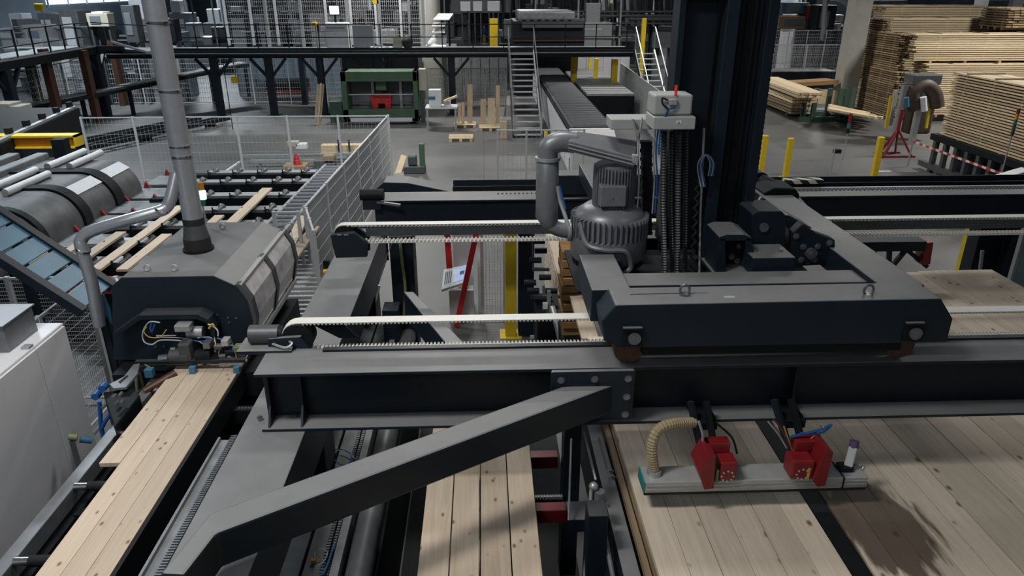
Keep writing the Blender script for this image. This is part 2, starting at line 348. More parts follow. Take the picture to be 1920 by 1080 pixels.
for px, py in ((487, 783), (553, 782)): sub(BOLTUP, 'bolt', t, AZ(px, py, 2.46))
# gusset plate with its bolts and the horizontal knee brace (one welded piece)
t = thing('knee_brace', 'thick dark steel diagonal brace bolted to the near rail by a gusset plate', 'brace', (0.9, 5.3, 2.6))
z1, z0 = 2.85, 2.575
top = [AZ(*p, z1)[:2] for p in ((1152, 722), (1060, 722), (520, 915), (392, 962), (300, 1075), (345, 1077), (405, 1000))]
part('brace_tube', MB().prism(top, 2, z0, z1), 'steel', t, .018)
gp = []; gA, gB, gC, gD = AY(1192, 695, 5.295), AY(1033, 699, 5.295), AY(1036, 780, 5.295), AY(1190, 784, 5.295)
for (cx, cz, a0) in ((gA[0], gA[2], 0), (gB[0], gA[2], 90), (gB[0], gD[2], 180), (gA[0], gD[2], 270)):
    for k in range(5):
        an = R(a0 + k * 22.5); gp.append((cx + .02 * cos(an) - (.02 if cx > 1 else -.02), cz + .02 * sin(an) - (.02 if cz > 2.8 else -.02)))
part('gusset_plate', MB().prism(gp, 1, 5.295, 5.34), 'steel', t, .006)
for px, py in ((1052, 713), (1115, 711), (1178, 710), (1175, 744), (1172, 777)): sub(BOLT, 'bolt', t, AY(px, py, 5.295))
# cross beam under both rails
t = thing('cross_beam', 'wide dark box beam running away from the viewer under the rail ends', 'beam', (-1.83, 6, 1.95))
part('beam_tube', MB().box(-2.15, -1.58, 1.5, 11.0, 1.90, 2.43), 'steel', t, .008)
part('end_plate', MB().box(-2.17, -1.56, 11.0, 11.03, 1.88, 2.45), 'steel2', t)
for (cx, cy, lab) in ((-1.83, 9.9, 'dark box column carrying the cross beam under the far rail'), (-1.83, 6.2, 'dark box column carrying the cross beam behind the near rail')):
    t = thing('support_column', lab, 'column', (cx, cy, 0))
    part('column_tube', MB().box(cx - .22, cx + .22, cy - .22, cy + .22, 0.03, 1.95), 'navy', t, .008)
    part('base_plate', MB().box(cx - .32, cx + .32, cy - .32, cy + .32, 0, .03), 'black', t)
for (cy_, lab) in ((5.57, 'dark box column under the near rail beyond the right edge'), (10.8, 'dark box column under the far rail beyond the right edge')):
    t = thing('support_column', lab, 'column', (9.9, cy_, 0))
    part('column_tube', MB().box(9.7, 10.1, cy_ - .18, cy_ + .18, 0.03, 2.43), 'navy', t, .008)
    part('base_plate', MB().box(9.6, 10.2, cy_ - .28, cy_ + .28, 0, .03), 'black', t)
# far rail
t = thing('gantry_rail', 'long far dark steel I-beam parallel to the near rail, behind the mast', 'rail', (2, 10.8, 2.5), 'gantry rail beams')
a, b_, c = ibeam(-1.68, 16, 10.55, 11.05, 2.50, 3.0)
part('top_flange', a, 'steel', t, .006)
part('web', MB().box(-1.66, 16, 10.6, 10.62, 2.53, 2.97), 'navy', t)
part('bottom_flange', c, 'steel', t)
part('wheel_track', MB().box(1.2, 16, 10.93, 10.98, 3.0, 3.03), 'alu', t)
m = MB()
for k in range(230): m.box(0.2 + k * .065, 0.225 + k * .065, 10.86, 10.90, 3.0, 3.02)
part('rack_teeth', m, 'bolt', t, kind='stuff')
# cable trough on the far side of far rail
t = thing('cable_trough', 'black cable trough with a pale lip running along the far rail top', 'trough', (3, 11.3, 2.95))
part('tray', MB().box(-.5, 16, 11.15, 11.45, 2.95, 2.98), 'black', t)
part('side_wall', MB().box(-.5, 16, 11.43, 11.45, 2.98, 3.08), 'navy', t)
part('side_wall', MB().box(-.5, 16, 11.15, 11.17, 2.98, 3.05), 'black', t)
p = AZ(1475, 343, 3.1); q = AZ(1545, 343, 3.1)
one('hazard_bar', MB().box(p[0], q[0], p[1], p[1] + .18, 3.08, 3.14), 'hazard', 'black and pale slanted hazard striped bar at the far rail right of the mast', 'bar')
# far brace
p1 = [(AY(*p, 11.6)[0], AY(*p, 11.6)[2]) for p in ((688, 366), (721, 338), (765, 339), (868, 360), (868, 366))]
one('knee_brace', MB().prism(p1, 1, 11.47, 11.9), 'steel', 'dark steel diagonal brace lying behind the far rail left end', 'brace', bev=.01)
# inner brace seen between the rails
bp = [AZ(*p, 2.45)[:2] for p in ((756, 540), (775, 540), (925, 690), (880, 690))]
one('knee_brace', MB().prism(bp, 2, 2.05, 2.40), 'steel', 'dark diagonal brace between column and near rail, seen behind the near belt', 'brace', bev=.01)
# far rail end motor
t = thing('rail_end_drive', 'small black cylinder drive at the left end of the far rail', 'motor', (-1.75, 10.7, 3.0))
part('drum', MB().cyl((-1.85, 10.55, 3.1), (-1.5, 10.55, 3.1), .085, 18), 'black', t, smooth=True)
part('bracket', MB().box(-1.82, -1.55, 10.5, 10.7, 2.88, 3.02), 'steel2', t)
part('lever', MB().bar((-1.6, 10.5, 3.0), (-1.25, 10.45, 2.96), .05, .03), 'bolt', t)

# ---------------------------------------------------------------- toothed belt drives
def belt_drive(name, label, x0, x1, y0, y1, zt, zb, pitch, housing, brk=None):
    t = thing('belt_drive', label, 'belt', ((x0), y0, zb), 'toothed belt drives')
    r = (zt - zb) / 2
    path = [(x1, (zt))] + [(x0 + r - r * sin(pi * k / 10), (zt + zb) / 2 + r * cos(pi * k / 10)) for k in range(11)] + [(x1, zb)]
    th = .008; inner = [(x1, zt - th)] + [(x0 + r - (r - th) * sin(pi * k / 10), (zt + zb) / 2 + (r - th) * cos(pi * k / 10)) for k in range(11)] + [(x1, zb + th)]
    m = MB(); n = len(path)
    vs = [(p[0], y0, p[1]) for p in path] + [(p[0], y1, p[1]) for p in path] + [(p[0], y0, p[1]) for p in inner] + [(p[0], y1, p[1]) for p in inner]
    fs = []
    for i in range(n - 1):
        fs += [(i, i + 1, n + i + 1, n + i), (2 * n + i, 3 * n + i, 3 * n + i + 1, 2 * n + i + 1), (i, 2 * n + i, 2 * n + i + 1, i + 1), (n + i, n + i + 1, 3 * n + i + 1, 3 * n + i)]
    m.add(vs, fs); part('belt', m, 'belt', t)
    m = MB(); k = 0
    x = x0 + r + .05
    while x < x1:
        m.box(x, x + pitch * .5, y0, y1, zt - th - .014, zt - th); m.box(x, x + pitch * .5, y0 - .001, y1, zb + th, zb + th + .02); x += pitch
    part('belt_teeth', m, 'teeth', t, kind='stuff')
    part('pulley', MB().cyl((x0 + r, y0 - .02, (zt + zb) / 2), (x0 + r, y1 + .02, (zt + zb) / 2), r - th - .002, 24), 'black', t, smooth=True)
    return t
t = belt_drive('a', 'pale toothed belt loop beside the near rail, ending left in a low housing', -1.84, 10.5, 5.86, 5.98, 3.22, 2.92, .034, 0)
hp = [AY(*p, 5.84) for p in ((505, 632), (565, 628), (584, 652), (505, 655))]
part('housing', MB().prism([(p[0], p[2]) for p in hp], 1, 5.80, 5.845), 'steel', t, .004)
part('cover', MB().prism([(-1.66, 3.19), (-1.35, 3.19), (-1.18, 3.0), (-1.35, 3.0)], 1, 5.99, 6.02), 'black', t)
t = belt_drive('b', 'pale toothed belt loop beyond the near one, ending left in a tall housing', -1.9, 10.5, 8.70, 8.82, 3.22, 2.975, .050, 0)
hp = [AY(*p, 8.68) for p in ((622, 437), (665, 433), (690, 452), (690, 478), (632, 480), (625, 455))]
part('housing', MB().prism([(p[0], p[2]) for p in hp], 1, 8.60, 8.68), 'navy', t, .006)
part('housing_back', MB().prism([(p[0], p[2]) for p in hp], 1, 8.84, 8.9), 'navy', t, .004)
m = MB()
for px in (632, 645): m.box(*(lambda p: (p[0], p[0] + .055, 8.594, 8.60, p[2], p[2] + .008))(AY(px, 441, 8.6)))
part('slot', m, 'alu', t)
one('belt_carrier', MB().box(-1.5, 10.5, 8.725, 8.795, 3.06, 3.17), 'motordark', 'slim dark beam running inside the far belt loop under its upper belt', 'beam', bev=.006)
# near left drive motor beside the belt housing
t = thing('belt_motor', 'dark cylindrical motor at the left end of the near rail', 'motor', (-2.0, 5.95, 3.0))
part('motor_body', MB().cyl((-2.12, 5.9, 3.10), (-1.86, 5.9, 3.10), .085, 20), 'motordark', t, smooth=True)
part('end_cap', MB().cyl((-1.86, 5.9, 3.10), (-1.83, 5.9, 3.10), .07, 20), 'black', t, smooth=True)
part('mount_plate', MB().box(-2.2, -1.72, 5.72, 6.0, 2.985, 3.02), 'steel', t)
part('cable', MB().tube(smooth_path([(-1.9, 5.8, 3.05), (-1.78, 5.74, 3.04), (-1.72, 5.76, 3.07), (-1.8, 5.86, 3.06)]), .012, 6), 'galv', t, smooth=True)
# ---------------------------------------------------------------- carriage: trucks, frame, mast
t = thing('carriage_truck', 'long octagonal-ended dark wheel box rolling on the near rail', 'truck', (2.4, 5.45, 3.02))
def PY(pts, y): return [(AY(*p, y)[0], AY(*p, y)[2]) for p in pts]
fp = PY([(1155, 572), (1765, 560), (1787, 598), (1776, 642), (1240, 652), (1165, 652), (1133, 640), (1128, 602)], 5.26)
part('box_body', MB().prism(fp, 1, 5.26, 5.62), 'steel', t, .012)
part('lower_step', MB().box(1.3, 3.5, 5.30, 5.58, 3.14, 3.25), 'black', t)
for (cx, nm) in ((1.20, 1), (3.55, 2)):
    part('wheel', MB().cyl((cx, 5.38, 3.022 + .125), (cx, 5.50, 3.022 + .125), .125, 32), 'copper', t, smooth=True)
    rx, rz = cx, 3.335
    part('hub_recess', MB().box(rx - .085, rx + .085, 5.245, 5.262, rz - .085, rz + .085), 'black', t, .003)
    part('recess_lip', MB().box(rx - .09, rx + .07, 5.225, 5.262, rz + .075, rz + .09), 'steel', t, .002)
    part('hub', MB().cyl((rx + .01, 5.222, rz - .01), (rx + .01, 5.262, rz - .01), .052, 20).cyl((rx + .01, 5.215, rz - .01), (rx + .01, 5.225, rz - .01), .03, 16), 'bolt', t, smooth=True)
for px in (1283, 1627):
    p = AZ(px, 553, fp[0][1]); m = MB()
    m.tube([(p[0] + .04 * cos(a), p[1] + .0, fp[0][1] + .045 + .045 * sin(a)) for a in [k * pi / 8 for k in range(17)]], .011, 8)
    m.cyl((p[0], p[1], fp[0][1] - .01), (p[0], p[1], fp[0][1] + .012), .045, 16)
    part('lifting_eye', m, 'bolt', t, smooth=True)
zt = fp[0][1]
part('seam_strip', MB().box(1.2, 3.7, 5.465, 5.475, zt, zt + .003), 'black', t)
part('small_plate', MB().box(1.96, 2.05, 5.36, 5.40, zt, zt + .004), 'alu', t)

t = thing('carriage_truck', 'dark wheel box hidden behind the mast on the far rail', 'truck', (2.4, 10.8, 3.0))
part('box_body', MB().box(0.95, 3.9, 10.6, 10.95, 3.05, 3.35), 'steel', t, .01)
for cx in (1.3, 3.6): part('wheel', MB().cyl((cx, 10.7, 3.12), (cx, 10.85, 3.12), .12, 20), 'copper', t, smooth=True)

t = thing('carriage', 'rectangular dark box-section frame joining the wheel boxes under the mast', 'frame', (2.3, 7, 3.4))
part('side_beam', MB().box(0.90, 1.24, 5.62, 6.5, 3.30, 3.60), 'steel', t, .012)
part('side_beam', MB().box(1.42, 1.75, 7.3, 10.6, 3.30, 3.52), 'steel', t, .012)
part('side_beam', MB().box(3.40, 3.80, 5.62, 10.6, 3.36, 3.60), 'steel', t, .012)
part('cross_member', MB().box(1.24, 3.40, 5.80, 6.10, 3.32, 3.56), 'steel', t, .012)
part('cross_member', MB().box(1.75, 3.40, 7.7, 8.0, 3.2, 3.34), 'steel', t, .012)
part('deck_plate', MB().box(0.90, 3.40, 6.5, 7.7, 3.18, 3.21), 'black', t)

# mast: two columns
t = thing('lifting_mast', 'tall dark twin-column mast rising out of the picture top right of centre', 'mast', (2.3, 7.1, 3.5))
MY = 6.95
def mx(px, py): return AY(px, py, MY)[0]
xL0, xL1 = 1.80, 2.10; xR0, xR1 = 2.24, 2.70
part('left_column', MB().box(1.86, 2.19, 7.05, 7.45, 3.45, 7.6), 'steel2', t, .008)
part('column_flange', MB().box(1.80, 1.86, 6.95, 7.05, 3.45, 7.6), 'steel2', t, .004)
part('right_column', MB().box(2.30, 2.66, 7.08, 7.6, 3.35, 7.6), 'steel2', t, .01)
part('column_flange', MB().box(2.235, 2.36, 6.95, 7.6, 3.35, 7.6), 'steel', t, .01)
part('column_flange', MB().box(2.62, 2.72, 6.95, 7.6, 3.35, 7.6), 'steel2', t, .01)
m = MB()
for x in (2.40, 2.46, 2.53, 2.585): m.box(x, x + .022, 7.055, 7.085, 3.6, 7.6)
part('guide_strip', m, 'black', t)
part('head_beam', MB().box(1.84, 2.30, 6.95, 7.3, 5.87, 6.2), 'steel', t, .01)
m = MB()
for k in range(70): m.box(2.712, 2.724, 6.96, 6.985, 3.7 + k * .05, 3.725 + k * .05)
part('mast_rack', m, 'bolt', t, kind='stuff')
# foot bracket
def PB(pts, y): return [(AY(*p, y)[0], AY(*p, y)[2]) for p in pts]
t2 = thing('mast_bracket', 'cast dark foot bracket with open pocket in front of the mast', 'bracket', (2.4, 6.4, 3.55))
y = 6.30
part('cheek', MB().prism(PB([(1349, 447), (1360, 447), (1362, 512), (1340, 515)], y), 1, y, y + .35), 'steel2', t2, .006)
part('cheek', MB().prism(PB([(1398, 446), (1409, 448), (1420, 514), (1402, 515)], y), 1, y, y + .35), 'steel2', t2, .006)
part('lid', MB().prism(PB([(1348, 445), (1362, 440), (1396, 440), (1410, 446), (1409, 452), (1349, 452)], y), 1, y, y + .4), 'steel', t2, .006)
part('back_plate', MB().prism(PB([(1356, 450), (1402, 450), (1410, 515), (1356, 515)], y + .2), 1, y + .2, y + .23), 'black', t2)
part('foot_plate', MB().prism(PB([(1338, 514), (1424, 512), (1426, 521), (1338, 522)], y - .05), 1, y - .05, y + .4), 'steel', t2, .006)
for px, py in ((1387, 461), (1372, 481), (1383, 489)): sub(BOLT, 'bolt', t2, AY(px, py, y + .19))
for px, py in ((1374, 519), (1397, 518)): sub(BOLTS, 'bolt', t2, AY(px, py, y - .05))
# drive group right of mast
t = thing('mast_gearbox', 'dark upright gearbox block beside the mast foot with a round bolt cover', 'gearbox', (2.8, 6.5, 3.5))
y = 6.6
part('gear_housing', MB().prism(PB([(1410, 402), (1424, 396), (1466, 396), (1473, 404), (1473, 470), (1412, 470)], y), 1, y, y + .4), 'steel2', t, .01)
p = AY(1432, 426, y); part('round_cover', MB().cyl((p[0], y - .02, p[2]), (p[0], y + .01, p[2]), .045, 20), 'bolt', t, smooth=True)
part('motor_bell', MB().cyl(AY(1430, 400, y + .2), AY(1430, 392, y + .2), .1, 20), 'steel2', t, smooth=True)
t = thing('drive_box', 'low dark box with a lit flat top right of the mast foot', 'box', (3.0, 6.3, 3.55))
y = 6.15; p = AY(1412, 484, y); q = AY(1487, 515, y)
part('box_body', MB().box(p[0], q[0], y, y + .38, q[2], p[2]), 'steel', t, .006)
for px in (1428, 1478): sub(BOLTUP, 'bolt', t, (AY(px, 484, y)[0], y + .18, p[2]))
t = thing('wheel_bearing', 'dark square bearing plate with ring of bolts right of the drive box', 'bearing', (3.3, 6.5, 3.45))
y = 6.6
part('plate', MB().prism(PB([(1487, 437), (1505, 420), (1530, 437), (1566, 450), (1566, 487), (1545, 497), (1487, 500)], y), 1, y, y + .12), 'navy', t, .01)
p = AY(1519, 474, y)
part('hub', MB().cyl((p[0], y - .05, p[2]), (p[0], y, p[2]), .055, 20).cyl((p[0], y - .07, p[2]), (p[0], y - .05, p[2]), .03, 16), 'bolt', t, smooth=True)
for px, py in ((1506, 463), (1533, 462), (1502, 487), (1527, 487), (1555, 455), (1493, 443)): sub(BOLT, 'bolt', t, AY(px, py, y))
part('pulley', MB().cyl((p[0], y + .12, p[2]), (p[0], y + .35, p[2]), .14, 24), 'black', t, smooth=True)
one('belt_guard', MB().prism(PB([(1455, 401), (1480, 404), (1545, 440), (1572, 455), (1560, 462), (1530, 452), (1480, 430)], 7.2), 1, 7.2, 7.5), 'steel', 'sloping dark belt guard plate behind the bearing', 'guard', bev=.008)
t = thing('travel_motor', 'black motor lying on the far side of the carriage right of mast', 'motor', (3.9, 9.6, 3.2))
p = AY(1440, 362, 8.8); q = AY(1498, 392, 8.8)
part('motor_body', MB().prism(PB([(1432, 362), (1452, 352), (1492, 354), (1500, 366), (1496, 395), (1480, 402), (1440, 402)], 8.5), 1, 8.5, 8.95), 'black', t, .02)
part('tail', MB().cyl(AY(1425, 340, 9.0), AY(1462, 358, 8.8), .1, 16), 'black', t, smooth=True)
part('fan_cover', MB().cyl(AY(1412, 331, 9.2), AY(1425, 340, 9.0), .12, 16), 'steel2', t, smooth=True)
part('cable', MB().tube(smooth_path([AY(1498, 372, 8.5), AY(1512, 388, 8.4), AY(1524, 408, 8.3), AY(1526, 432, 8.2)]), .016, 8), 'galv', t, smooth=True)
part('plate', MB().bar(AY(1424, 372, 8.45), AY(1438, 378, 8.45), .05, .05), 'alu', t)

# corrugated hoses up the mast
for i, (px, y, r) in enumerate([(1243, 6.80, .034), (1257, 6.92, .03), (1271, 6.80, .034), (1285, 6.92, .03)]):
    nm = ['leftmost', 'second from left', 'third from left', 'rightmost'][i]
    a = AY(px + 2, 244, y); b = AY(px, 380, y); c = AY(px + (4 if i < 2 else -1), 516, y)
    one('corrugated_hose', ribbed([c, b, a], r, .028, .011), 'hose', 'black ribbed hose hanging in front of the left mast column, %s of four' % nm, 'hose', 'ribbed hoses on the mast', smooth=False)
m = MB(); 
pts = [AY(1296 + (4 if k % 2 else -4) + (390 - yy) * -.0 + (1312 - 1296) * (516 - yy) / 200 * .9, yy, 6.9) for k, yy in enumerate(range(516, 330, -9))]
one('coiled_cable', MB().tube(pts, .014, 8), 'rubber', 'black coiled cable between the hoses and the right mast column', 'cable', smooth=True)
t = thing('cable_bundle', 'looped bundle of white and blue cables clipped between the mast columns', 'cable bundle', AY(1325, 320, 6.9))
for (dx, mt) in ((0, 'wire'), (-3, 'bluehose'), (3, 'bluehose'), (-6, 'wire')):
    part('cable', MB().tube(smooth_path([AY(1320 + dx, 350, 6.88), AY(1314 + dx, 310, 6.88), AY(1324 + dx * .5, 290, 6.88), AY(1337 + dx, 305, 6.88), AY(1334 + dx, 330, 6.88)]), .006, 6), mt, t, smooth=True)
part('riser', MB().tube([AY(1311, 520, 6.95), AY(1313, 400, 6.95), AY(1320, 240, 6.95)], .012, 6), 'wire', t, smooth=True)
# chain column between blower and hoses
t = thing('energy_chain', 'black vertical link chain between the blower and the ribbed hoses', 'chain', AY(1210, 400, 7.0))
for k in range(22):
    p = AY(1212 + (k % 2) * 1.5, 268 + k * 8, 7.05); part('link', MB().box(p[0] - .05, p[0] + .05, 7.02, 7.12, p[2] - .018, p[2] + .016), 'black', t)
for (px, mt) in ((1196, 'wire'), (1230, 'bluehose'), (1225, 'galv')):
    part('cable', MB().tube(smooth_path([AY(px + 8, 220, 6.9), AY(px, 280, 6.9), AY(px + 2, 340, 6.9), AY(px - 2, 400, 6.9)]), .009, 6), mt, t, smooth=True)
# enclosures at the mast left
t = thing('control_box', 'light grey upper enclosure carrying a red signal lamp left of the mast', 'control box', AY(1262, 218, 6.7))
y = 6.62; p = AY(1227, 178, y); q = AY(1297, 216, y)
part('enclosure', MB().box(p[0], q[0], y, y + .28, q[2], p[2]), 'boxgrey', t, .02)
part('socket', MB().box(*(lambda p: (p[0] - .04, p[0] + .03, y - .03, y, p[2] - .02, p[2] + .03))(AY(1262, 192, y))), 'alu', t, .004)
part('signal_lamp', MB().cyl(AY(1267, 178, y), AY(1268, 160, y), .014, 12), 'ledred', t, smooth=True)
part('cable', MB().tube(smooth_path([AY(1252, 188, y - .02), AY(1242, 184, y - .03), AY(1243, 196, y - .03), AY(1252, 205, y - .03), AY(1247, 222, y - .04), AY(1243, 240, y - .04)]), .008, 6), 'black', t, smooth=True)
part('cable', MB().tube(smooth_path([AY(1266, 199, y - .02), AY(1252, 207, y - .03), AY(1245, 222, y - .04), AY(1238, 248, y - .04), AY(1235, 290, y - .04)]), .009, 6), 'bluehose', t, smooth=True)
t = thing('junction_box', 'wide light grey box with small warning label under the control box', 'junction box', AY(1262, 243, 6.6))
y = 6.55; p = AY(1226, 220, y); q = AY(1303, 243, y)
part('enclosure', MB().box(p[0], q[0], y, y + .34, q[2], p[2]), 'boxgrey', t, .008)
p = AY(1268, 226, y); part('warning_label', MB().box(p[0], p[0] + .05, y - .003, y, p[2] - .03, p[2]), 'paper', t)
p = AY(1272.5, 227.5, y); part('label_mark', MB().prism([(p[0] - .008, p[2] - .018), (p[0] + .012, p[2] - .018), (p[0] + .002, p[2])], 1, y - .005, y - .003), 'ink', t)
t = thing('bracket_box', 'light grey boxy plate left of the junction box above the blower filter', 'box', AY(1185, 243, 6.9))
y = 6.9; p = AY(1146, 224, y); q = AY(1228, 243, y)
part('box_body', MB().box(p[0], q[0], y, y + .3, q[2], p[2]), 'boxgrey', t, .008)
part('plate', MB().bar(AY(1186, 222, y - .02), AY(1196, 262, y - .02), .07, .012), 'galv', t)
# blower
t = thing('vacuum_blower', 'grey ribbed side-channel vacuum blower with finned electric motor on top', 'blower', AY(1140, 490, 6.9))
cy = 6.95; ctr = lambda py: AY(1141, py, cy)
def ringcyl(px, py0, py1, rad, n=40, r2=None):
    a = AY(px, py0, cy); b = AY(px, py1, cy); return MB().cyl((a[0], cy, a[2]), (a[0], cy, b[2]), rad, n, r2)
cx = AY(1141, 440, cy)[0]
zA, zB, zC, zD = AY(1141, 480, cy)[2], AY(1141, 440, cy)[2], AY(1141, 405, cy)[2], AY(1141, 388, cy)[2]
RB = .385
part('lower_casing', MB().tube([(cx, cy, zA - .03), (cx, cy, zA), (cx, cy, zA + .05), (cx, cy, zB + .02), (cx, cy, zB + .03)], 1, 44, True, [RB * .80, RB * .93, RB, RB, RB * .93]), 'motor', t, smooth=True)
part('upper_casing', MB().tube([(cx, cy, zB + .03), (cx, cy, zC), (cx, cy, zC + .06), (cx, cy, zD + .03)], 1, 44, True, [RB * .92, RB * .92, RB * .86, RB * .62]), 'motor', t, smooth=True)
m = MB()
for k in range(44):
    a = 2 * pi * k / 44; m.bar((cx + RB * .955 * cos(a), cy + RB * .955 * sin(a), zB + .03), (cx + RB * .955 * cos(a), cy + RB * .955 * sin(a), zC + .03), .018, .05, up=(cos(a), sin(a), 0))
part('cooling_rib', m, 'motor', t, kind='stuff')
m = MB()
for k in range(40):
    a = 2 * pi * k / 40; m.bar((cx + RB * .9 * cos(a), cy + RB * .9 * sin(a), zA - .05), (cx + RB * .9 * cos(a), cy + RB * .9 * sin(a), zA), .03, .03, up=(cos(a), sin(a), 0))
part('base_rib', m, 'black', t, kind='stuff')
part('outlet_trim', MB().tube(smooth_path([(cx - .33, cy - .22, zC), (cx - .27, cy - .34, zB + .02), (cx - .1, cy - .41, zB - .02), (cx + .1, cy - .41, zB - .04), (cx + .17, cy - .38, zA + .02), (cx + .08, cy - .40, zA - .05)]), .026, 8), 'motor', t, smooth=True)
zm0, zm1 = AY(1148, 385, cy)[2], AY(1148, 306, cy)[2]
cx2 = cx + .03
part('motor_body', MB().cyl((cx2, cy, zm0 - .03), (cx2, cy, zm1), .185, 32), 'motor', t, smooth=True)
m = MB()
for k in range(40):
    a = 2 * pi * k / 40; m.bar((cx2 + .195 * cos(a), cy + .195 * sin(a), zm0 + .02), (cx2 + .195 * cos(a), cy + .195 * sin(a), zm1 - .02), .01, .035, up=(cos(a), sin(a), 0))
part('motor_fin', m, 'motor', t, kind='stuff')
part('motor_neck', MB().cyl((cx, cy, zD), (cx, cy, zm0), .24, 28, .19), 'motor', t, smooth=True)
p = AY(1125, 348, cy - .22); q = AY(1172, 386, cy - .22)
part('terminal_box', MB().box(p[0], q[0], cy - .26, cy - .12, q[2], p[2]), 'motor', t, .012)
part('screw', MB().cyl(((p[0] + q[0]) / 2, cy - .262, (p[2] + q[2]) / 2 - .02), ((p[0] + q[0]) / 2, cy - .256, (p[2] + q[2]) / 2 - .02), .012, 8), 'bolt', t)
part('conduit', MB().tube(smooth_path([AY(1100, 505, 6.5), AY(1104, 492, 6.5), AY(1125, 489, 6.5), AY(1158, 489, 6.5), AY(1165, 500, 6.5)]), .022, 8), 'steel2', t, smooth=True)
part('blue_conduit', MB().tube(smooth_path([AY(1108, 500, 6.48), AY(1112, 493, 6.48), AY(1150, 492, 6.48), AY(1160, 500, 6.48)]), .009, 6), 'bluehose', t, smooth=True)
part('foot', MB().box(cx - .25, cx + .25, cy - .2, cy + .3, 3.60, zA - .03), 'steel2', t)
# filter housing, tilted
t = thing('intake_filter', 'grey flat rectangular intake filter lying tilted on top of the blower', 'filter', AY(1130, 300, 6.8))
y0 = 6.75
A = AY(1066, 264, y0); B = AY(1190, 296, y0); 
front = [A, B, (B[0], B[1], B[2] - .10), (A[0], A[1], A[2] - .10)]
tp = [AY(1066, 264, y0), AY(1190, 296, y0), AY(1198, 262, y0 + .45), AY(1082, 246, y0 + .45)]
vs = tp + [(v[0], v[1], v[2] - .10) for v in tp]
part('housing', MB().add(vs, [(0, 1, 2, 3), (7, 6, 5, 4), (0, 4, 5, 1), (1, 5, 6, 2), (2, 6, 7, 3), (3, 7, 4, 0)]), 'motor', t, .01)
m = MB()
for dz in (.03, .065): m.bar((A[0], A[1] - .008, A[2] - dz), (B[0], B[1] - .008, B[2] - dz), .012, .01)
part('seam', m, 'alu', t)
part('clip', MB().box(B[0] - .02, B[0] + .03, B[1] - .02, B[1] + .04, B[2] - .05, B[2] + .03), 'alu', t, .004)
# silencer pipe
t = thing('silencer_pipe', 'grey bent silencer pipe on the left side of the blower', 'pipe', AY(1028, 430, 6.95))
yy = 6.95
pp = smooth_path([AY(1078, 268, yy), AY(1050, 266, yy), AY(1029, 276, yy), AY(1027, 300, yy)], 5)
part('elbow', MB().tube(pp, .10, 20), 'motor', t, smooth=True)
p = AY(1027, 298, yy); q = AY(1027, 405, yy)
part('clamp', MB().cyl((p[0], yy, p[2] - .01), (p[0], yy, p[2] + .02), .125, 24), 'galv', t, smooth=True)
part('silencer', MB().tube([(p[0], yy, p[2]), (p[0], yy, p[2] - .03), (p[0], yy, q[2]), (p[0] + .04, yy, q[2] - .08)], 1, 24, True, [.09, .112, .112, .085]), 'motor', t, smooth=True)
part('lower_elbow', MB().tube(smooth_path([(p[0], yy, q[2] - .02), AY(1036, 424, yy), AY(1056, 432, yy), AY(1078, 434, yy)], 5), .075, 18), 'motor', t, smooth=True)
part('flange', MB().cyl(AY(1064, 434, yy), AY(1070, 434, yy), .10, 18), 'galv', t, smooth=True)
part('braided_cable', MB().tube(smooth_path([AY(1046, 350, yy - .1), AY(1050, 375, yy - .1), AY(1058, 400, yy - .15), AY(1066, 425, yy - .2)]), .02, 8), 'galv', t, smooth=True)
part('blue_cable', MB().tube(smooth_path([AY(1049, 348, yy - .1), AY(1055, 372, yy - .12), AY(1060, 392, yy - .15)]), .012, 6), 'bluehose', t, smooth=True)
# ---------------------------------------------------------------- planing machine with hood
t = thing('planing_machine', 'big dark machine with sloped grey hood, curved side windows and duct on top', 'machine', (-3.8, 8.7, 0))
YF, YB = 7.8, 9.85
prof = PY([(209, 537), (228, 520), (400, 517), (447, 538), (466, 563), (476, 600), (472, 640), (458, 676), (212, 676)], YF)
part('hood_shell', MB().prism(prof, 1, YF, YB), 'steel', t, .012)
pr = PY([(447, 538), (466, 563), (476, 600), (472, 640)], YF)
def shell(p, q, off, th):       # thin curved strip following the profile between fractions
    pts = []
    for (x, z) in p: pts.append((x + off, z + off * .3))
    inner = [(x - th, z - th * .3) for x, z in pts]
    return pts + inner[::-1]
for (ya, yb) in ((7.92, 8.72), (8.86, 9.74)):
    part('window_pane', MB().prism(shell(pr, 0, .022, .012), 1, ya, yb), 'pane', t, smooth=False, label='cloudy clear plastic window')
for (ya, yb) in ((7.79, 7.9), (8.73, 8.85), (9.76, 9.88)):
    part('window_rib', MB().prism(shell(PY([(441, 534), (447, 538), (466, 563), (476, 600), (472, 640), (460, 670)], YF), 0, .04, .05), 1, ya, yb), 'motordark', t, .004)
a = PY([(447, 538)], YF)[0]; b = PY([(472, 645)], YF)[0]
part('top_rail', MB().box(a[0] - .02, a[0] + .04, YF, YB, a[1] - .01, a[1] + .03), 'alu', t)
part('bottom_rail', MB().box(b[0] + .0, b[0] + .05, YF, YB, b[1] - .05, b[1] + .01), 'galv', t)
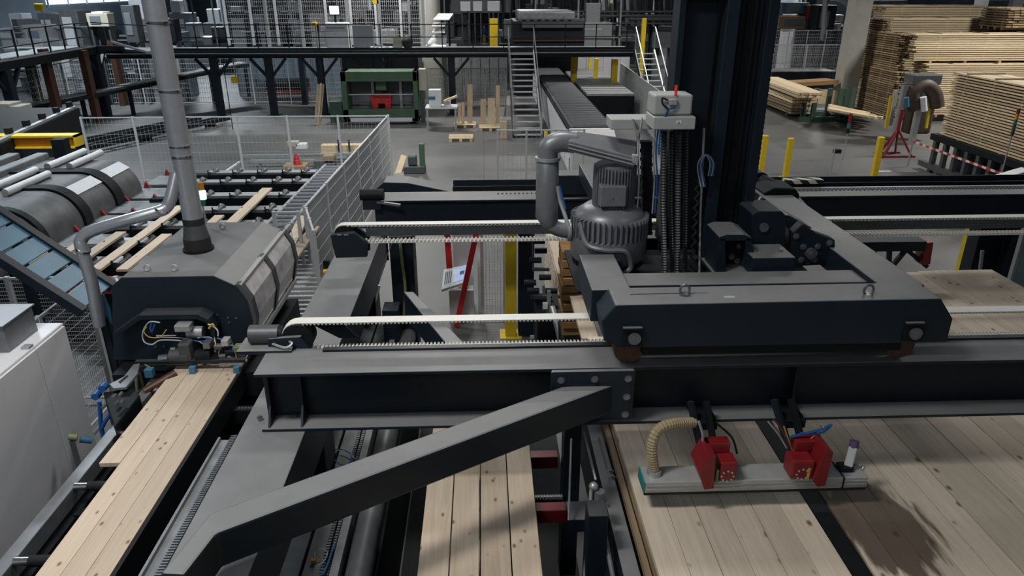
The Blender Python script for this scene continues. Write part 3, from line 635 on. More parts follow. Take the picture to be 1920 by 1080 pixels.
# arch guard
oa = PY([(212, 625), (262, 590), (372, 588), (392, 598), (404, 615), (405, 640)], 7.62)
ia = PY([(404, 642), (398, 640), (396, 618), (386, 603), (368, 597), (264, 599), (216, 632)], 7.62)
part('arch_guard', MB().prism(oa + ia, 1, 7.60, 7.8), 'steel2', t, .004)
for px, py in ((408, 590), (443, 596), (428, 595), (430, 604), (292, 650), (308, 649)): sub(BOLTS, 'bolt', t, AY(px, py, 7.8))
for px in (277, 328, 418):
    p = AZ(px, 508 if px < 400 else 430, prof[2][1]); m = MB()
    m.tube([(p[0] + .035 * cos(k * pi / 6), p[1], prof[2][1] + .04 + .035 * sin(k * pi / 6)) for k in range(13)], .01, 6)
    part('lifting_eye', m, 'alu', t, smooth=True)
part('machine_base', MB().box(-4.5, -2.75, 8.0, 9.8, 0, 1.75), 'black', t)
part('infeed_table', MB().box(-4.35, -2.72, 7.5, 8.0, 1.5, 1.82), 'black', t)
# dust extraction duct
t = thing('extraction_duct', 'tall shiny round metal duct rising from the hood past the top edge', 'duct', AY(372, 465, 8.7))
p = AY(372, 465, 8.7); X0, Y0 = p[0], 8.7; zh = prof[2][1]
part('flange_ring', MB().cyl((X0, Y0, zh), (X0, Y0, zh + .03), .185, 28), 'black', t, smooth=True)
part('flexible_cuff', MB().cyl((X0, Y0, zh + .03), (X0, Y0, zh + .17), .165, 28, .16), 'rubber', t, smooth=True)
part('cone', MB().cyl((X0, Y0, zh + .17), (X0, Y0, zh + .34), .155, 28, .125), 'motordark', t, smooth=True)
part('cuff_band', MB().cyl((X0, Y0, zh + .34), (X0, Y0, zh + .42), .128, 28), 'rubber', t, smooth=True)
zs = [zh + .42, AY(345, 292, Y0)[2], AY(320, 170, Y0)[2], AY(300, 42, Y0)[2], 8.2]
for i in range(4):
    part('duct_section', MB().cyl((X0 - .004 * i, Y0, zs[i]), (X0 - .004 * i, Y0, zs[i + 1]), .118 + .003 * (i % 2), 32), 'duct', t, smooth=True)
    part('duct_band', MB().cyl((X0, Y0, zs[i + 1] - .012), (X0, Y0, zs[i + 1] + .012), .127, 32), 'chrome', t, smooth=True)
z2 = AY(343, 273, Y0)[2]; part('duct_band', MB().cyl((X0, Y0, z2 - .01), (X0, Y0, z2 + .01), .127, 32), 'chrome', t, smooth=True)
t = thing('branch_pipe', 'thinner bent metal pipe joining the tall duct from the left', 'pipe', AY(170, 520, 8.3))
pts = smooth_path([AY(186, 610, 8.3), AY(172, 530, 8.3), AY(154, 470, 8.3), AY(153, 448, 8.33), AY(175, 432, 8.36), AY(240, 412, 8.4), AY(298, 396, 8.5), AY(312, 388, 8.55), AY(320, 372, 8.58), AY(331, 325, 8.68)], 5)
part('pipe', MB().tube(pts, .072, 18), 'duct', t, smooth=True)
for q in (AY(155, 468, 8.3), AY(302, 393, 8.5)):
    part('coupling', MB().cyl((q[0], q[1], q[2] - .01), (q[0] + .01, q[1], q[2] + .01), .084, 20), 'chrome', t, smooth=True)
t = thing('signal_tower', 'small signal lamp column lit green behind the duct, with orange lens', 'signal lamp', AZ(388, 415, prof[2][1]))
y = 9.6
part('pole', MB().cyl(AY(387, 420, y), AY(380, 385, y), .012, 10), 'galv', t)
part('lamp_lens', MB().cyl(AY(380, 384, y), AY(380, 373, y), .035, 14), 'ledoff', t, smooth=True)
part('lamp_lens', MB().cyl(AY(381, 373, y), AY(379, 358, y), .045, 14), 'ledgreen', t, smooth=True, label='lit green lens')
part('lamp_lens', MB().cyl(AY(378, 356, y), AY(376, 342, y), .035, 14), 'orange', t, smooth=True, label='dark orange lens')
# ---- feed mechanism in front of the hood
t = thing('feed_unit', 'tangle of grey motors, rollers and cables over the boards in front of hood', 'feed unit', (-3.4, 7.5, 1.95))
y = 7.5
part('cross_bar', MB().box(AY(262, 690, y)[0], AY(465, 685, y)[0], 7.42, 7.48, 1.99, 2.03), 'steel2', t, .004)
part('cable_duct', MB().tube(smooth_path([AY(258, 740, 7.35), AY(256, 715, 7.4), AY(258, 692, 7.44), AY(275, 683, 7.45), AY(340, 681, 7.45), AY(400, 678, 7.45), AY(464, 676, 7.45)]), .018, 8), 'olive', t, smooth=True)
part('cable', MB().tube(smooth_path([AY(262, 700, 7.38), AY(268, 726, 7.36), AY(258, 735, 7.36)]), .013, 6), 'olive', t, smooth=True)
part('cable', MB().tube(smooth_path([AY(272, 684, 7.4), AY(282, 690, 7.36), AY(285, 700, 7.36)]), .008, 6), 'olive', t, smooth=True)
part('motor', MB().cyl(AY(322, 668, y), AY(358, 665, y), .09, 20), 'motordark', t, smooth=True)
part('motor', MB().box(*[f(*g) for f, g in ((min, (AY(336, 640, y)[0], 9)), (max, (AY(358, 640, y)[0], -9)))], 7.42, 7.58, AY(340, 672, y)[2], AY(340, 640, y)[2]), 'motordark', t, .02)
part('motor', MB().cyl(AY(370, 668, y), AY(398, 664, y), .08, 20), 'black', t, smooth=True)
part('motor', MB().cyl(AY(352, 622, 7.65), AY(382, 622, 7.65), .07, 20), 'galv', t, smooth=True, label='light grey motor')
part('motor_box', MB().box(AY(333, 612, 7.6)[0], AY(360, 604, 7.6)[0], 7.5, 7.65, AY(340, 616, 7.6)[2], AY(340, 604, 7.6)[2]), 'galv', t, .01)
part('chrome_roller', MB().cyl(AY(300, 672, y - .02), AY(317, 671, y - .02), .055, 18), 'chrome', t, smooth=True)
part('brown_roller', MB().cyl(AY(317, 671, y), AY(332, 670, y), .055, 18), 'copper', t, smooth=True)
part('pinch_roller', MB().cyl(AY(270, 735, 7.1), AY(330, 700, 7.35), .05, 14), 'copper', t, smooth=True)
for k, (px, py, mt, r) in enumerate([(410, 650, 'motordark', .045), (424, 640, 'alu', .04), (432, 660, 'black', .05), (446, 652, 'olive', .035), (418, 668, 'motordark', .04), (440, 672, 'bolt', .03), (455, 664, 'motordark', .04), (390, 645, 'bolt', .04), (325, 655, 'bolt', .03), (405, 672, 'black', .045)]):
    c = AY(px, py, 7.5); part('valve', MB().box(c[0] - r, c[0] + r, 7.44, 7.56, c[2] - r * .9, c[2] + r * .9) if k % 2 else MB().cyl((c[0] - r, 7.5, c[2]), (c[0] + r, 7.5, c[2]), r * .9, 12), mt, t, .006)
for (pp, mt, r) in (([(275, 613), (270, 622), (280, 632), (300, 632), (312, 618)], 'yelhose', .006), ([(284, 606), (282, 615), (285, 622), (290, 608)], 'bluehose', .01),
                    ([(300, 605), (280, 604), (268, 622), (270, 640), (285, 646), (300, 638), (330, 638), (345, 640)], 'wire', .008), ([(293, 632), (330, 633), (360, 636)], 'wire', .005), ([(293, 629), (330, 629)], 'wire', .005),
                    ([(352, 634), (372, 640), (400, 636), (375, 632)], 'bluehose', .008), ([(372, 640), (385, 645), (402, 640), (392, 632), (370, 634)], 'wire', .005),
                    ([(390, 608), (400, 612), (408, 620), (409, 630)], 'white', .008), ([(392, 616), (398, 608), (402, 614)], 'yelhose', .014), ([(402, 633), (404, 645), (403, 660)], 'yelhose', .006),
                    ([(407, 634), (416, 636), (424, 632)], 'bluehose', .012), ([(434, 640), (437, 652), (433, 668)], 'bluehose', .009), ([(410, 672), (412, 655), (424, 648), (440, 650), (445, 668)], 'olive', .008), ([(444, 672), (441, 655), (452, 648), (458, 660)], 'beige', .006)):
    part('cable', MB().tube(smooth_path([AY(a, b, 7.48 if b > 640 else 7.58) for a, b in pp]), r, 6), mt, t, smooth=True)
for px in (362, 445):
    c = AY(px, 695, 7.36); part('sensor', MB().box(c[0] - .04, c[0] + .03, 7.34, 7.40, c[2] - .04, c[2] + .05), 'blue', t, .005, label='blue sensor block')
c = AY(280, 700, 7.3); part('sensor', MB().box(c[0] - .05, c[0] + .04, 7.28, 7.36, c[2] - .05, c[2] + .05), 'blue', t, .005, label='blue sensor block')
t = thing('feed_bracket', 'slotted dark steel bracket with blue valves left of the feed unit', 'bracket', (-4.2, 7.2, 1.6))
zb = 2.02
br = [AZ(*p, zb)[:2] for p in ((205, 720), (232, 706), (250, 683), (262, 681), (258, 700), (236, 726), (212, 728))]
part('slotted_plate', MB().prism(br, 2, zb - .03, zb), 'motor', t, .004)
sl = [AZ(*p, zb + .003)[:2] for p in ((222, 716), (238, 703), (241, 705), (225, 719))]
part('slot_edge', MB().prism(sl, 2, zb, zb + .004), 'black', t)
part('valve_block', MB().prism([AZ(*p, 1.95)[:2] for p in ((193, 735), (250, 728), (262, 740), (215, 800))], 2, 1.35, 1.95), 'black', t, .01)
for px, py in ((194, 726), (181, 741)):
    c = AY(px, py, 6.9); part('blue_knob', MB().cyl((c[0], 6.86, c[2]), (c[0], 6.95, c[2]), .04, 14), 'bluehose', t, smooth=True)
for pp in ([(186, 752), (188, 775), (190, 805), (196, 825)], [(208, 775), (196, 792), (193, 800)], [(190, 800), (193, 815), (200, 826)]):
    part('blue_hose', MB().tube(smooth_path([AY(a, b, 6.7) for a, b in pp]), .022, 8), 'bluehose', t, smooth=True)
for px, py in ((227, 738), (230, 752), (196, 760), (215, 742), (228, 783), (202, 812), (220, 755)): 
    c = AY(px, py, 6.6); part('fitting', MB().cyl((c[0], 6.55, c[2]), (c[0], 6.62, c[2]), .016, 8), 'bolt', t)

# ---- grey switch cabinet in the left corner
t = thing('switch_cabinet', 'large plain light grey cabinet in the lower left corner', 'cabinet', (-5.2, 5.2, 0))
zc = 2.665
part('cabinet_body', MB().box(-6.2, -4.52, 3.2, 7.15, 0.12, zc), 'cabinet', t, .012)
part('door_panel', MB().box(-4.522, -4.50, 3.22, 6.595, 0.2, zc - .03), 'cabinet', t, .004)
part('door_panel', MB().box(-4.522, -4.50, 6.605, 7.13, 0.2, zc - .03), 'cabinet', t, .004)
part('plinth', MB().box(-6.15, -4.56, 3.25, 7.1, 0, .12), 'black', t)
m = MB(); c = AZ(55, 652, zc)
part('latch', MB().box(c[0] - .06, c[0] + .02, c[1] - .04, c[1] + .04, zc, zc + .025), 'galv', t, .004)
t = thing('vent_box', 'small grey sheet metal box on top of the switch cabinet', 'box', (-4.8, 6.7, zc))
part('box_body', MB().box(-5.6, -4.68, 6.47, 6.97, zc, zc + .28), 'motor', t, .008)
part('lid', MB().box(-5.62, -4.66, 6.45, 6.99, zc + .28, zc + .295), 'motor', t)
one('vent_box', MB().box(-5.7, -4.72, 5.7, 6.2, zc, zc + .26), 'motor', 'darker grey sheet metal box nearest the left edge on the cabinet', 'box', bev=.008)
t = thing('guide_handle', 'olive knob and blue cylinder on a black arm in front of the cabinet', 'handle', AX(150, 880, -4.35))
part('arm', MB().bar(AX(152, 885, -4.1), AX(135, 828, -4.3), .05, .05), 'black', t)
part('knob', MB().cyl(AX(129, 819, -4.32), AX(145, 820, -4.25), .035, 12), 'olive', t, smooth=True)
part('cylinder', MB().cyl(AX(150, 824, -4.28), AX(172, 826, -4.2), .035, 14), 'blue', t, smooth=True)

# ---- left board conveyor
t = thing('board_conveyor', 'dark steel conveyor frame carrying the pine boards at the lower left', 'conveyor', (-3.3, 5, 0))
part('side_rail', MB().box(-3.86, -3.74, 1.5, 7.4, 1.66, 1.82), 'motor', t, .006)
part('side_rail', MB().box(-2.85, -2.825, 1.5, 7.9, 1.62, 1.89), 'black', t, .003)
part('lower_rail', MB().box(-3.80, -3.70, 1.5, 7.4, 1.30, 1.60), 'black', t)
for yy in (2.6, 3.6, 4.55, 5.47, 6.3, 7.15):
    rr = part('roller', MB().cyl((-3.62, yy, 1.81), (-2.84, yy, 1.81), .045, 16), 'black', t, smooth=True)
    part('shaft_end', MB().cyl((-3.74, yy, 1.81), (-3.62, yy, 1.81), .035, 14), 'chrome', t, smooth=True)
    part('cross_beam', MB().box(-3.72, -2.3, yy - .16, yy - .06, 1.45, 1.62), 'black', t)
    m = MB()
    for k in range(14): m.box(-2.78 + k * .035, -2.76 + k * .035, yy - .15, yy - .12, 1.62, 1.64)
    part('chain', m, 'bolt', t, kind='stuff')
    sub(BOLTS, 'bolt', t, (-2.6, yy - .16, 1.52))
part('bed', MB().box(-3.7, -2.35, 1.4, 8.0, 0, 0.9), 'black', t)
bx = [(-3.615, -3.425, 5.69), (-3.42, -3.235, 1.9), (-3.232, -3.045, 1.9), (-3.042, -2.86, 1.9)]
nm = ['short leftmost pine board ending beside the shiny roller', 'second pine board from the left on the near left conveyor', 'third pine board from the left on the near left conveyor', 'rightmost pine board on the near left conveyor']
for (x0, x1, y0), n_ in zip(bx, nm):
    one('pine_board', MB().box(x0, x1, y0, 8.1, 1.855, 1.898), 'wood', n_, 'board', 'boards on the near left conveyor', bev=.002)

# ---- energy chain tray beside the cross beam
t = thing('cable_tray', 'grey tray with a fine link chain lying along the cross beam left side', 'cable tray', (-2.2, 4, 2.3))
part('tray_plate', MB().box(-2.30, -2.155, 1.6, 5.30, 2.36, 2.39), 'grate', t, .003)
part('tray_lip', MB().box(-2.31, -2.29, 1.6, 5.30, 2.36, 2.42), 'motor', t)
m = MB()
for k in range(140): m.box(-2.185, -2.160, 1.7 + k * .026, 1.712 + k * .026, 2.39, 2.42); m.box(-2.215, -2.19, 1.71 + k * .026, 1.722 + k * .026, 2.39, 2.41)
part('chain_links', m, 'bolt', t, kind='stuff')

# ---- transfer table behind the planer
t = thing('transfer_table', 'black cross-transfer table with rollers and boards behind the hood', 'transfer table', (-6, 15, 0))
for i, yy in enumerate((12.3, 13.4, 14.5, 15.6, 16.8, 18.1, 19.1)):
    part('cross_beam', MB().box(-7.9 if yy > 12.5 else -7.4, -4.55, yy, yy + .22, 1.05, 1.33), 'black', t, .006)
    part('pale_strip', MB().box(-7.5, -4.6, yy + .34, yy + .72, 1.24, 1.28), 'galv', t)
    for x in (-7.3, -6.65, -6.0, -5.35, -4.85):
        part('roller', MB().tube([(x, yy + .1, 1.30), (x, yy + .16, 1.30), (x, yy + .5, 1.30), (x, yy + .58, 1.30)], 1, 10, True, [.09, .035, .035, .09]), 'motordark', t, smooth=True)
        part('stop_pin', MB().box(x - .012, x + .012, yy - .02, yy + .01, 1.33, 1.46), 'black', t)
part('bed', MB().box(-7.6, -4.5, 12.0, 19.3, 0, 1.0), 'black', t)
part('front_sill', MB().box(-7.3, -5.6, 11.75, 11.95, 1.05, 1.3), 'maroon', t)
bl = [((170, 505), (345, 385), .2, 'long pine board lying left of the tall duct on the transfer table'), ((222, 505), (318, 438), .2, 'pine board nearest the hood on the transfer table'),
      ((135, 497), (228, 434), .2, 'pine board left of the longest one on the transfer table'), ((95, 486), (160, 452), .18, 'pine board partly behind the thin pipe bend'),
      ((412, 432), (505, 352), .24, 'pine board right of the tall duct on the transfer table'), ((388, 430), (405, 403), .2, 'short visible pine board just right of the duct base')]
for (a, b, wd, lab) in bl:
    p = AZ(*a, 1.45); q = AZ(*b, 1.45); x = (p[0] + q[0]) / 2
    one('pine_board', MB().box(x - wd / 2, x + wd / 2, p[1], q[1], 1.405, 1.45), 'wood', lab, 'board', 'boards on the transfer table', bev=.002)
t = thing('slide_plates', 'row of grey sliding plates with red stops between drum covers and boards', 'plates', (-8, 15, 1.1))
for yy in (12.6, 13.7, 14.85, 16.0, 17.2, 18.5):
    part('plate', MB().box(-8.75, -7.35 - (yy < 13) * .2, yy, yy + .98, 1.18, 1.24), 'grate', t, .004)
    for x in (-8.6, -7.9):
        part('red_stop', MB().add([(x, yy + .95, 1.24), (x + .16, yy + .95, 1.24), (x + .05, yy + .95, 1.40), (x, yy + 1.03, 1.24), (x + .16, yy + 1.03, 1.24), (x + .05, yy + 1.03, 1.40)], [(0, 1, 2), (5, 4, 3), (0, 3, 4, 1), (1, 4, 5, 2), (2, 5, 3, 0)]), 'red', t)
part('support_bed', MB().box(-8.9, -7.6, 12.2, 19.5, 0, 1.1), 'black', t)
p = AZ(90, 465, 1.45)
one('pine_board', MB().box(-8.45, -8.25, 12.2, 13.3, 1.30, 1.345), 'wood', 'short pine board lying by the nearest drum cover', 'board')
# drum covers
t = thing('drum_conveyor', 'row of curved grey drum covers with dark gaps at the left edge', 'conveyor', (-10, 14.5, 0))
arc = lambda r, g: [(-9.25 + r * sin(k * pi / 20) * 1.0, 1.30 + r * cos(k * pi / 20)) for k in range(12)]
prf = [(-14, 2.02)] + arc(.72, 0) + [(-14, 1.1)]
for (ya, yb) in ((11.2, 13.55), (13.75, 15.05), (15.4, 16.5), (16.9, 17.9)):
    part('drum_cover', MB().prism(prf, 1, ya, yb), 'drum', t, smooth=True)
prf2 = [(-14, 2.07)] + arc(.77, 0) + [(-14, 1.0)]
for (ya, yb) in ((13.57, 13.73), (15.07, 15.38), (16.52, 16.88)):
    part('chain_rim', MB().prism(prf2, 1, ya, yb), 'black', t, smooth=True)
for (ya, yb) in ((15.5, 16.5), (17.0, 17.9)):
    part('cover_strip', MB().prism([(-8.97, 1.965), (-8.74, 1.81), (-8.72, 1.83), (-8.96, 1.985)], 1, ya - .1, yb), 'wire', t)
for (x, ya, yb) in ((-10.2, 14.9, 16.6), (-9.7, 14.6, 16.2), (-10.1, 16.9, 18.6), (-9.6, 16.9, 18.4)):
    part('pale_roller', MB().cyl((x, ya, 2.10), (x, yb, 2.10), .08, 14), 'wire', t, smooth=True)
for (x, ya, yb) in ((-10.9, 14.4, 18.2), (-11.6, 14.2, 18.2), (-12.3, 14, 18.4), (-13.1, 14, 18.6)):
    part('dark_roller', MB().box(x - .14, x + .14, ya, yb, 2.0, 2.16), 'grate', t, .03)
part('bed', MB().box(-14, -8.9, 11.2, 18.2, 0, 1.0), 'black', t)
# big dark machine bed and yellow hoist beam
t = thing('sorter_bed', 'long black machine bed receding behind the yellow hoist beam', 'machine', (-13, 22, 0))
part('bed_block', MB().prism([(-18, 18.7), (-12.2, 18.7), (-13.2, 24.6), (-18, 24.6)], 2, .1, 2.28), 'black', t, .03)
part('lower_block', MB().box(-14.5, -11.0, 18.9, 20.2, 0, 1.6), 'black', t, .03)
part('rail', MB().bar((-12.3, 18.8, 2.32), (-13.25, 24.4, 2.32), .12, .07), 'galv', t)
part('end_post', MB().box(-11.0, -10.7, 18.8, 19.1, 0, 2.35), 'black', t)
for k in range(5): part('bracket', MB().box(-12.6 - k * .2, -12.45 - k * .2, 19.6 + k * 1.15, 19.75 + k * 1.15, 2.28, 2.5), 'black', t)
t = thing('hoist_beam', 'yellow crane beam with black hazard stripes at its right end', 'beam', (-13, 19.5, 2.2))
p = AY(-30, 262, 19.5); q = AY(143, 253, 19.5)
part('beam_body', MB().box(-15.5, q[0] - .55, 19.5, 19.72, q[2] - .30, q[2] - .06), 'orange', t, .006)
part('top_flange', MB().box(-15.5, q[0], 19.42, 19.8, q[2] - .05, q[2]), 'yellow', t)
part('bottom_flange', MB().box(-15.5, q[0], 19.42, 19.8, q[2] - .34, q[2] - .30), 'yellow', t)
part('hazard_end', MB().box(q[0] - .55, q[0] - .06, 19.5, 19.72, q[2] - .30, q[2] - .06), 'hazardy', t)
part('end_plate', MB().box(q[0] - .06, q[0], 19.42, 19.8, q[2] - .34, q[2]), 'yellow', t)
part('name_plate', MB().box(-13.3, -12.95, 19.495, 19.5, q[2] - .24, q[2] - .14), 'paper', t)
for i, (a, lab) in enumerate((((0, 195), 'beige cabinet at the left edge beyond the black bed'), ((20, 200), 'narrower beige cabinet right beside the first one'))):
    p = AY(a[0] - (12 if i == 0 else 0), 232, 27); q = AY(a[0] + 15, a[1], 27)
    one('beige_cabinet', MB().box(p[0], q[0], 27, 27.8, 0.0, q[2]), 'beige', lab, 'cabinet', bev=.02)
# blue panel roof
t = thing('blue_panel_roof', 'sloping dark frame holding blue see-through panels left of the hood', 'roof', (-6.5, 9.9, 1.0))
def sl(px, py, y): return AY(px, py, y)
A0 = AY(-60, 372, 9.3); B0 = AY(205, 545, 9.3)
dx = B0[0] - A0[0]; dz = B0[2] - A0[2]
def onl(f, y, dzz=0): return (A0[0] + dx * f, y, A0[2] + dz * f + dzz)
part('edge_beam', MB().bar(onl(0, 9.42), onl(1, 9.42), .13, .12), 'navy', t, .006)
part('edge_beam', MB().bar(onl(0, 8.60), onl(1, 8.60), .13, .12), 'navy', t, .006)
for k in range(7):
    f0 = k / 7 + .01; f1 = (k + 1) / 7 - .01
    a = onl(f0, 8.66, .03); b = onl(f1, 8.66, .03)
    part('blue_panel', MB().add([a, b, (b[0], 9.36, b[2]), (a[0], 9.36, a[2]), (a[0], a[1], a[2] - .015), (b[0], b[1], b[2] - .015), (b[0], 9.36, b[2] - .015), (a[0], 9.36, a[2] - .015)],
         [(0, 1, 2, 3), (7, 6, 5, 4), (0, 4, 5, 1), (1, 5, 6, 2), (2, 6, 7, 3), (3, 7, 4, 0)]), 'blue', t)
for k in (0, 4): p = onl(.25 + k * .15, 9.42); part('leg', MB().box(p[0] - .05, p[0] + .05, 9.37, 9.47, 0, p[2] - .05), 'navy', t)
p = AY(196, 580, 8.5)
one('blue_side_panel', MB().prism([(AY(x, y_, 8.5)[0], AY(x, y_, 8.5)[2]) for x, y_ in ((180, 548), (196, 552), (208, 582), (212, 608), (186, 582))], 1, 8.48, 8.5), 'blue', 'small upright blue panel squeezed between pipe post and hood', 'panel')
one('panel_post', MB().box(p[0] - .03, p[0] + .03, 8.42, 8.47, 0, 2.1), 'navy', 'thin dark post carrying the small blue panel', 'post')
# ---------------------------------------------------------------- cable channel and machine parts under the near rail
t = thing('cable_channel', 'grey steel channel with chain and wires running beside the cross beam', 'cable channel', (-1.4, 5, 0))
part('floor_plate', MB().box(-1.86, -1.62, 1.6, 9.6, 1.36, 1.40), 'grate', t, .003)
part('floor_plate', MB().box(-1.59, -1.45, 1.6, 9.6, 1.36, 1.40), 'grate', t, .003)
part('side_wall', MB().box(-1.345, -1.27, 1.6, 9.6, 1.30, 1.46), 'grate', t, .004)
m = MB()
for k in range(230):
    yy = 1.7 + k * .034; m.box(-1.44, -1.405, yy, yy + .02, 1.40, 1.435); m.box(-1.39, -1.36, yy + .01, yy + .03, 1.40, 1.43)
part('chain_links', m, 'bolt', t, kind='stuff')
part('trough_body', MB().box(-1.9, -1.0, 1.5, 9.7, 0, 1.2), 'black', t)
part('round_tube', MB().cyl((-1.12, 1.5, 1.36), (-1.12, 9.6, 1.36), .115, 24), 'motordark', t, smooth=True)
for pp, mt, r in (([(620, 862), (624, 846), (640, 843), (658, 852), (655, 868), (640, 872), (627, 862)], 'bluehose', .006), ([(600, 855), (618, 846), (650, 846), (665, 860)], 'wire', .004),
                  ([(590, 1045), (592, 1032), (606, 1029), (614, 1038), (604, 1055), (594, 1062)], 'wire', .004), ([(606, 1078), (614, 1060), (620, 1042), (628, 1020)], 'bluehose', .008), ([(601, 1080), (610, 1066), (617, 1048)], 'bluehose', .006)):
    part('wire', MB().tube(smooth_path([AZ(a, b, 1.46) for a, b in pp]), r, 6), mt, t, smooth=True)
c = AZ(588, 1048, 1.43); part('wire_tag', MB().box(c[0] - .02, c[0] + .02, c[1] - .02, c[1] + .02, 1.4, 1.43), 'yellow', t)
c = AZ(727, 632, 1.4); part('gland', MB().ball((c[0], c[1], 1.46), .05).cyl((c[0], c[1], 1.4), (c[0], c[1], 1.5), .03, 10), 'chrome', t, smooth=True)
# ---- middle board line
t = thing('stack_conveyor', 'black conveyor bed under the row of boards at the bottom centre', 'conveyor', (0, 5, 0))
part('bed', MB().box(-0.52, 0.40, 1.5, 6.3, 0.9, 1.62), 'black', t)
struct('pit_floor_1', MB().box(-0.98, 0.98, 1.4, 9.2, 0.002, 0.02), 'black')  # pit floor: thin black sheet added over the concrete to keep it dark
for yy, mt in ((6.0, 'red'), (5.2, 'red')):
    part('red_beam', MB().box(0.42, 0.70, yy, yy + .12, 1.48, 1.62), mt, t, .006)
for yy in (4.35, 5.55):
    m = MB()
    for k in range(11): m.box(0.44 + k * .028, 0.458 + k * .028, yy, yy + .03, 1.45, 1.49)
    part('chain', m, 'bolt', t, kind='stuff')
    part('chain_bar', MB().box(0.42, 0.78, yy + .03, yy + .1, 1.38, 1.44), 'steel2', t)
xs = [-.565, -.318, -.075, .172, .415]
for i in range(4):
    one('pine_board', MB().box(xs[i] + .004, xs[i + 1] - .006 * (1 + i % 2), 1.8, (6.52, 6.45, 6.5, 6.5)[i], 1.755, 1.80), 'wood', '%s wide pine board in the bottom centre row' % ('leftmost', 'second from left', 'second from right', 'rightmost')[i], 'board', 'boards in the bottom centre row', bev=.003)
for i in range(4):
    one('pine_board', MB().box(xs[i] + .012, xs[i + 1] - .004, 1.8, 6.4, 1.705, 1.75), 'wood', 'board hidden under the %s board of the bottom centre row' % ('leftmost', 'second', 'third', 'rightmost')[i], 'board', 'lower boards of the bottom centre row')
# ---- rods and posts between board rows
t = thing('stacking_frame', 'dark steel posts and rods standing between the two board rows', 'frame', (0.9, 4.6, 0))
part('post', MB().box(0.80, 0.96, 4.6, 4.8, 0.5, 2.06), 'steel2', t, .006)
part('post', MB().box(0.70, 0.86, 5.55, 5.75, 0.5, 2.4), 'steel2', t, .006)
part('beam', MB().box(1.06, 1.20, 1.6, 7.4, 1.50, 1.66), 'steel', t, .006)
part('cross_beam', MB().box(0.7, 1.06, 5.05, 5.3, 1.5, 1.64), 'steel', t, .006)
for a, b, r in (((1071, 822, 2.3), (1066, 975, 1.7), .010), ((1109, 912, 2.06), (1096, 1085, 1.35), .016), ((1119, 925, 2.0), (1150, 1085, 1.5), .022), ((1095, 810, 2.2), (1117, 900, 2.0), .012), ((1122, 818, 2.0), (1138, 880, 1.7), .010)):
    part('rod', MB().cyl(AZ(*a), AZ(*b), r, 10), 'galv' if r < .018 else 'motor', t, smooth=True)
c = AZ(1113, 912, 2.06); part('rod_eye', MB().ball(c, .04), 'galv', t, smooth=True)
c = AZ(1124, 930, 1.98); part('piston_head', MB().cyl((c[0], c[1], c[2] - .04), (c[0], c[1], c[2] + .05), .045, 14), 'motor', t, smooth=True)
for px, py in ((1145, 884), (1160, 884), (1148, 895), (1160, 894)): sub(BOLTUP, 'bolt', t, AZ(px, py, 1.66))
sub(BOLTUP, 'bolt', t, AZ(1139, 948, 1.9))
# ---- vacuum boards pile right
t = thing('pile_conveyor', 'black support bed under the large board piles at the lower right', 'conveyor', (3.8, 5, 0))
part('bed', MB().box(1.25, 6.6, 1.5, 8.6, 0.0, 1.2), 'black', t)
part('ledge', MB().box(1.22, 1.27, 1.6, 7.5, 1.66, 1.72), 'woodend', t)
one('pile_divider', MB().box(2.80, 2.955, 2.0, 8.3, 1.2, 1.79), 'black', 'black straight strip filling the gap between the two right board piles', 'divider')
n = 6; x0 = 1.30; wd = (2.79 - 1.30) / n
ordn = ['first', 'second', 'third', 'fourth', 'fifth', 'sixth', 'seventh', 'eighth', 'ninth', 'tenth', 'eleventh', 'twelfth', 'thirteenth', 'fourteenth', 'fifteenth', 'sixteenth']
for i in range(n):
    one('pine_board', MB().box(x0 + i * wd + .002, x0 + (i + 1) * wd - .003, 2.2, 8.3, 1.758, 1.80 - .003 * (i % 2)), 'woodr', '%s board from the left in the pile under the suction beam' % ordn[i], 'board', 'top boards under the suction beam', bev=.002)
for l in range(5):
    for i in (0,):
        one('pine_board', MB().box(x0 + i * .75 - .012 * (l % 2), x0 + i * .75 + .73, 2.2, 8.3, 1.712 - l * .046, 1.754 - l * .046), 'woodend', 'brownish edge board in layer %s below the suction pile top' % ordn[l], 'board', 'lower layers of the pile under the suction beam')
part('lower_layers', MB().box(1.5, 2.78, 2.2, 8.3, 1.2, 1.752), 'woodend', t)
n = 15; x0 = 2.965; wd = 0.232
random.seed(3)
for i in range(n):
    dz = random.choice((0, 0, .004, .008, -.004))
    one('pine_board', MB().box(x0 + i * wd + .002, x0 + (i + 1) * wd - .004, 2.2, 7.4 - random.random() * .1, 1.755, 1.80 + dz), 'woodpatch', '%s board right of the black gap in the lower right pile' % ordn[i], 'board', 'top boards of the lower right pile', bev=.002)
part('lower_layers', MB().box(2.98, 6.4, 2.2, 7.3, 1.2, 1.752), 'woodend', t)
# right rear pile beyond the rail
t = thing('pile_support', 'black support under the board pile behind the near rail at right', 'conveyor', (7, 9, 0))
part('bed', MB().box(6.1, 8.1, 7.6, 10.3, 0, 1.45), 'black', t)
for i in range(8):
    x = 6.12 + i * .245; yb = (9.9, 10.15, 10.35, 10.4, 10.42, 10.42, 10.42, 10.42)[i]
    one('pine_board', MB().box(x, x + .238, 7.7, yb, 1.755, 1.80), 'woodr', '%s board from the left in the pile behind the near rail at right' % ordn[i], 'board', 'top boards of the right rear pile', bev=.002)
for l in range(6):
    one('pine_board', MB().box(6.0 - .02 * (l % 3), 8.05, 7.7 + .03 * (l % 2), 9.9 - .1 * l, 1.712 - l * .045, 1.752 - l * .045), 'woodr', 'lower layer showing its stepped left ends, layer %s from the top, right rear pile' % ordn[l], 'board', 'lower layers of the right rear pile')
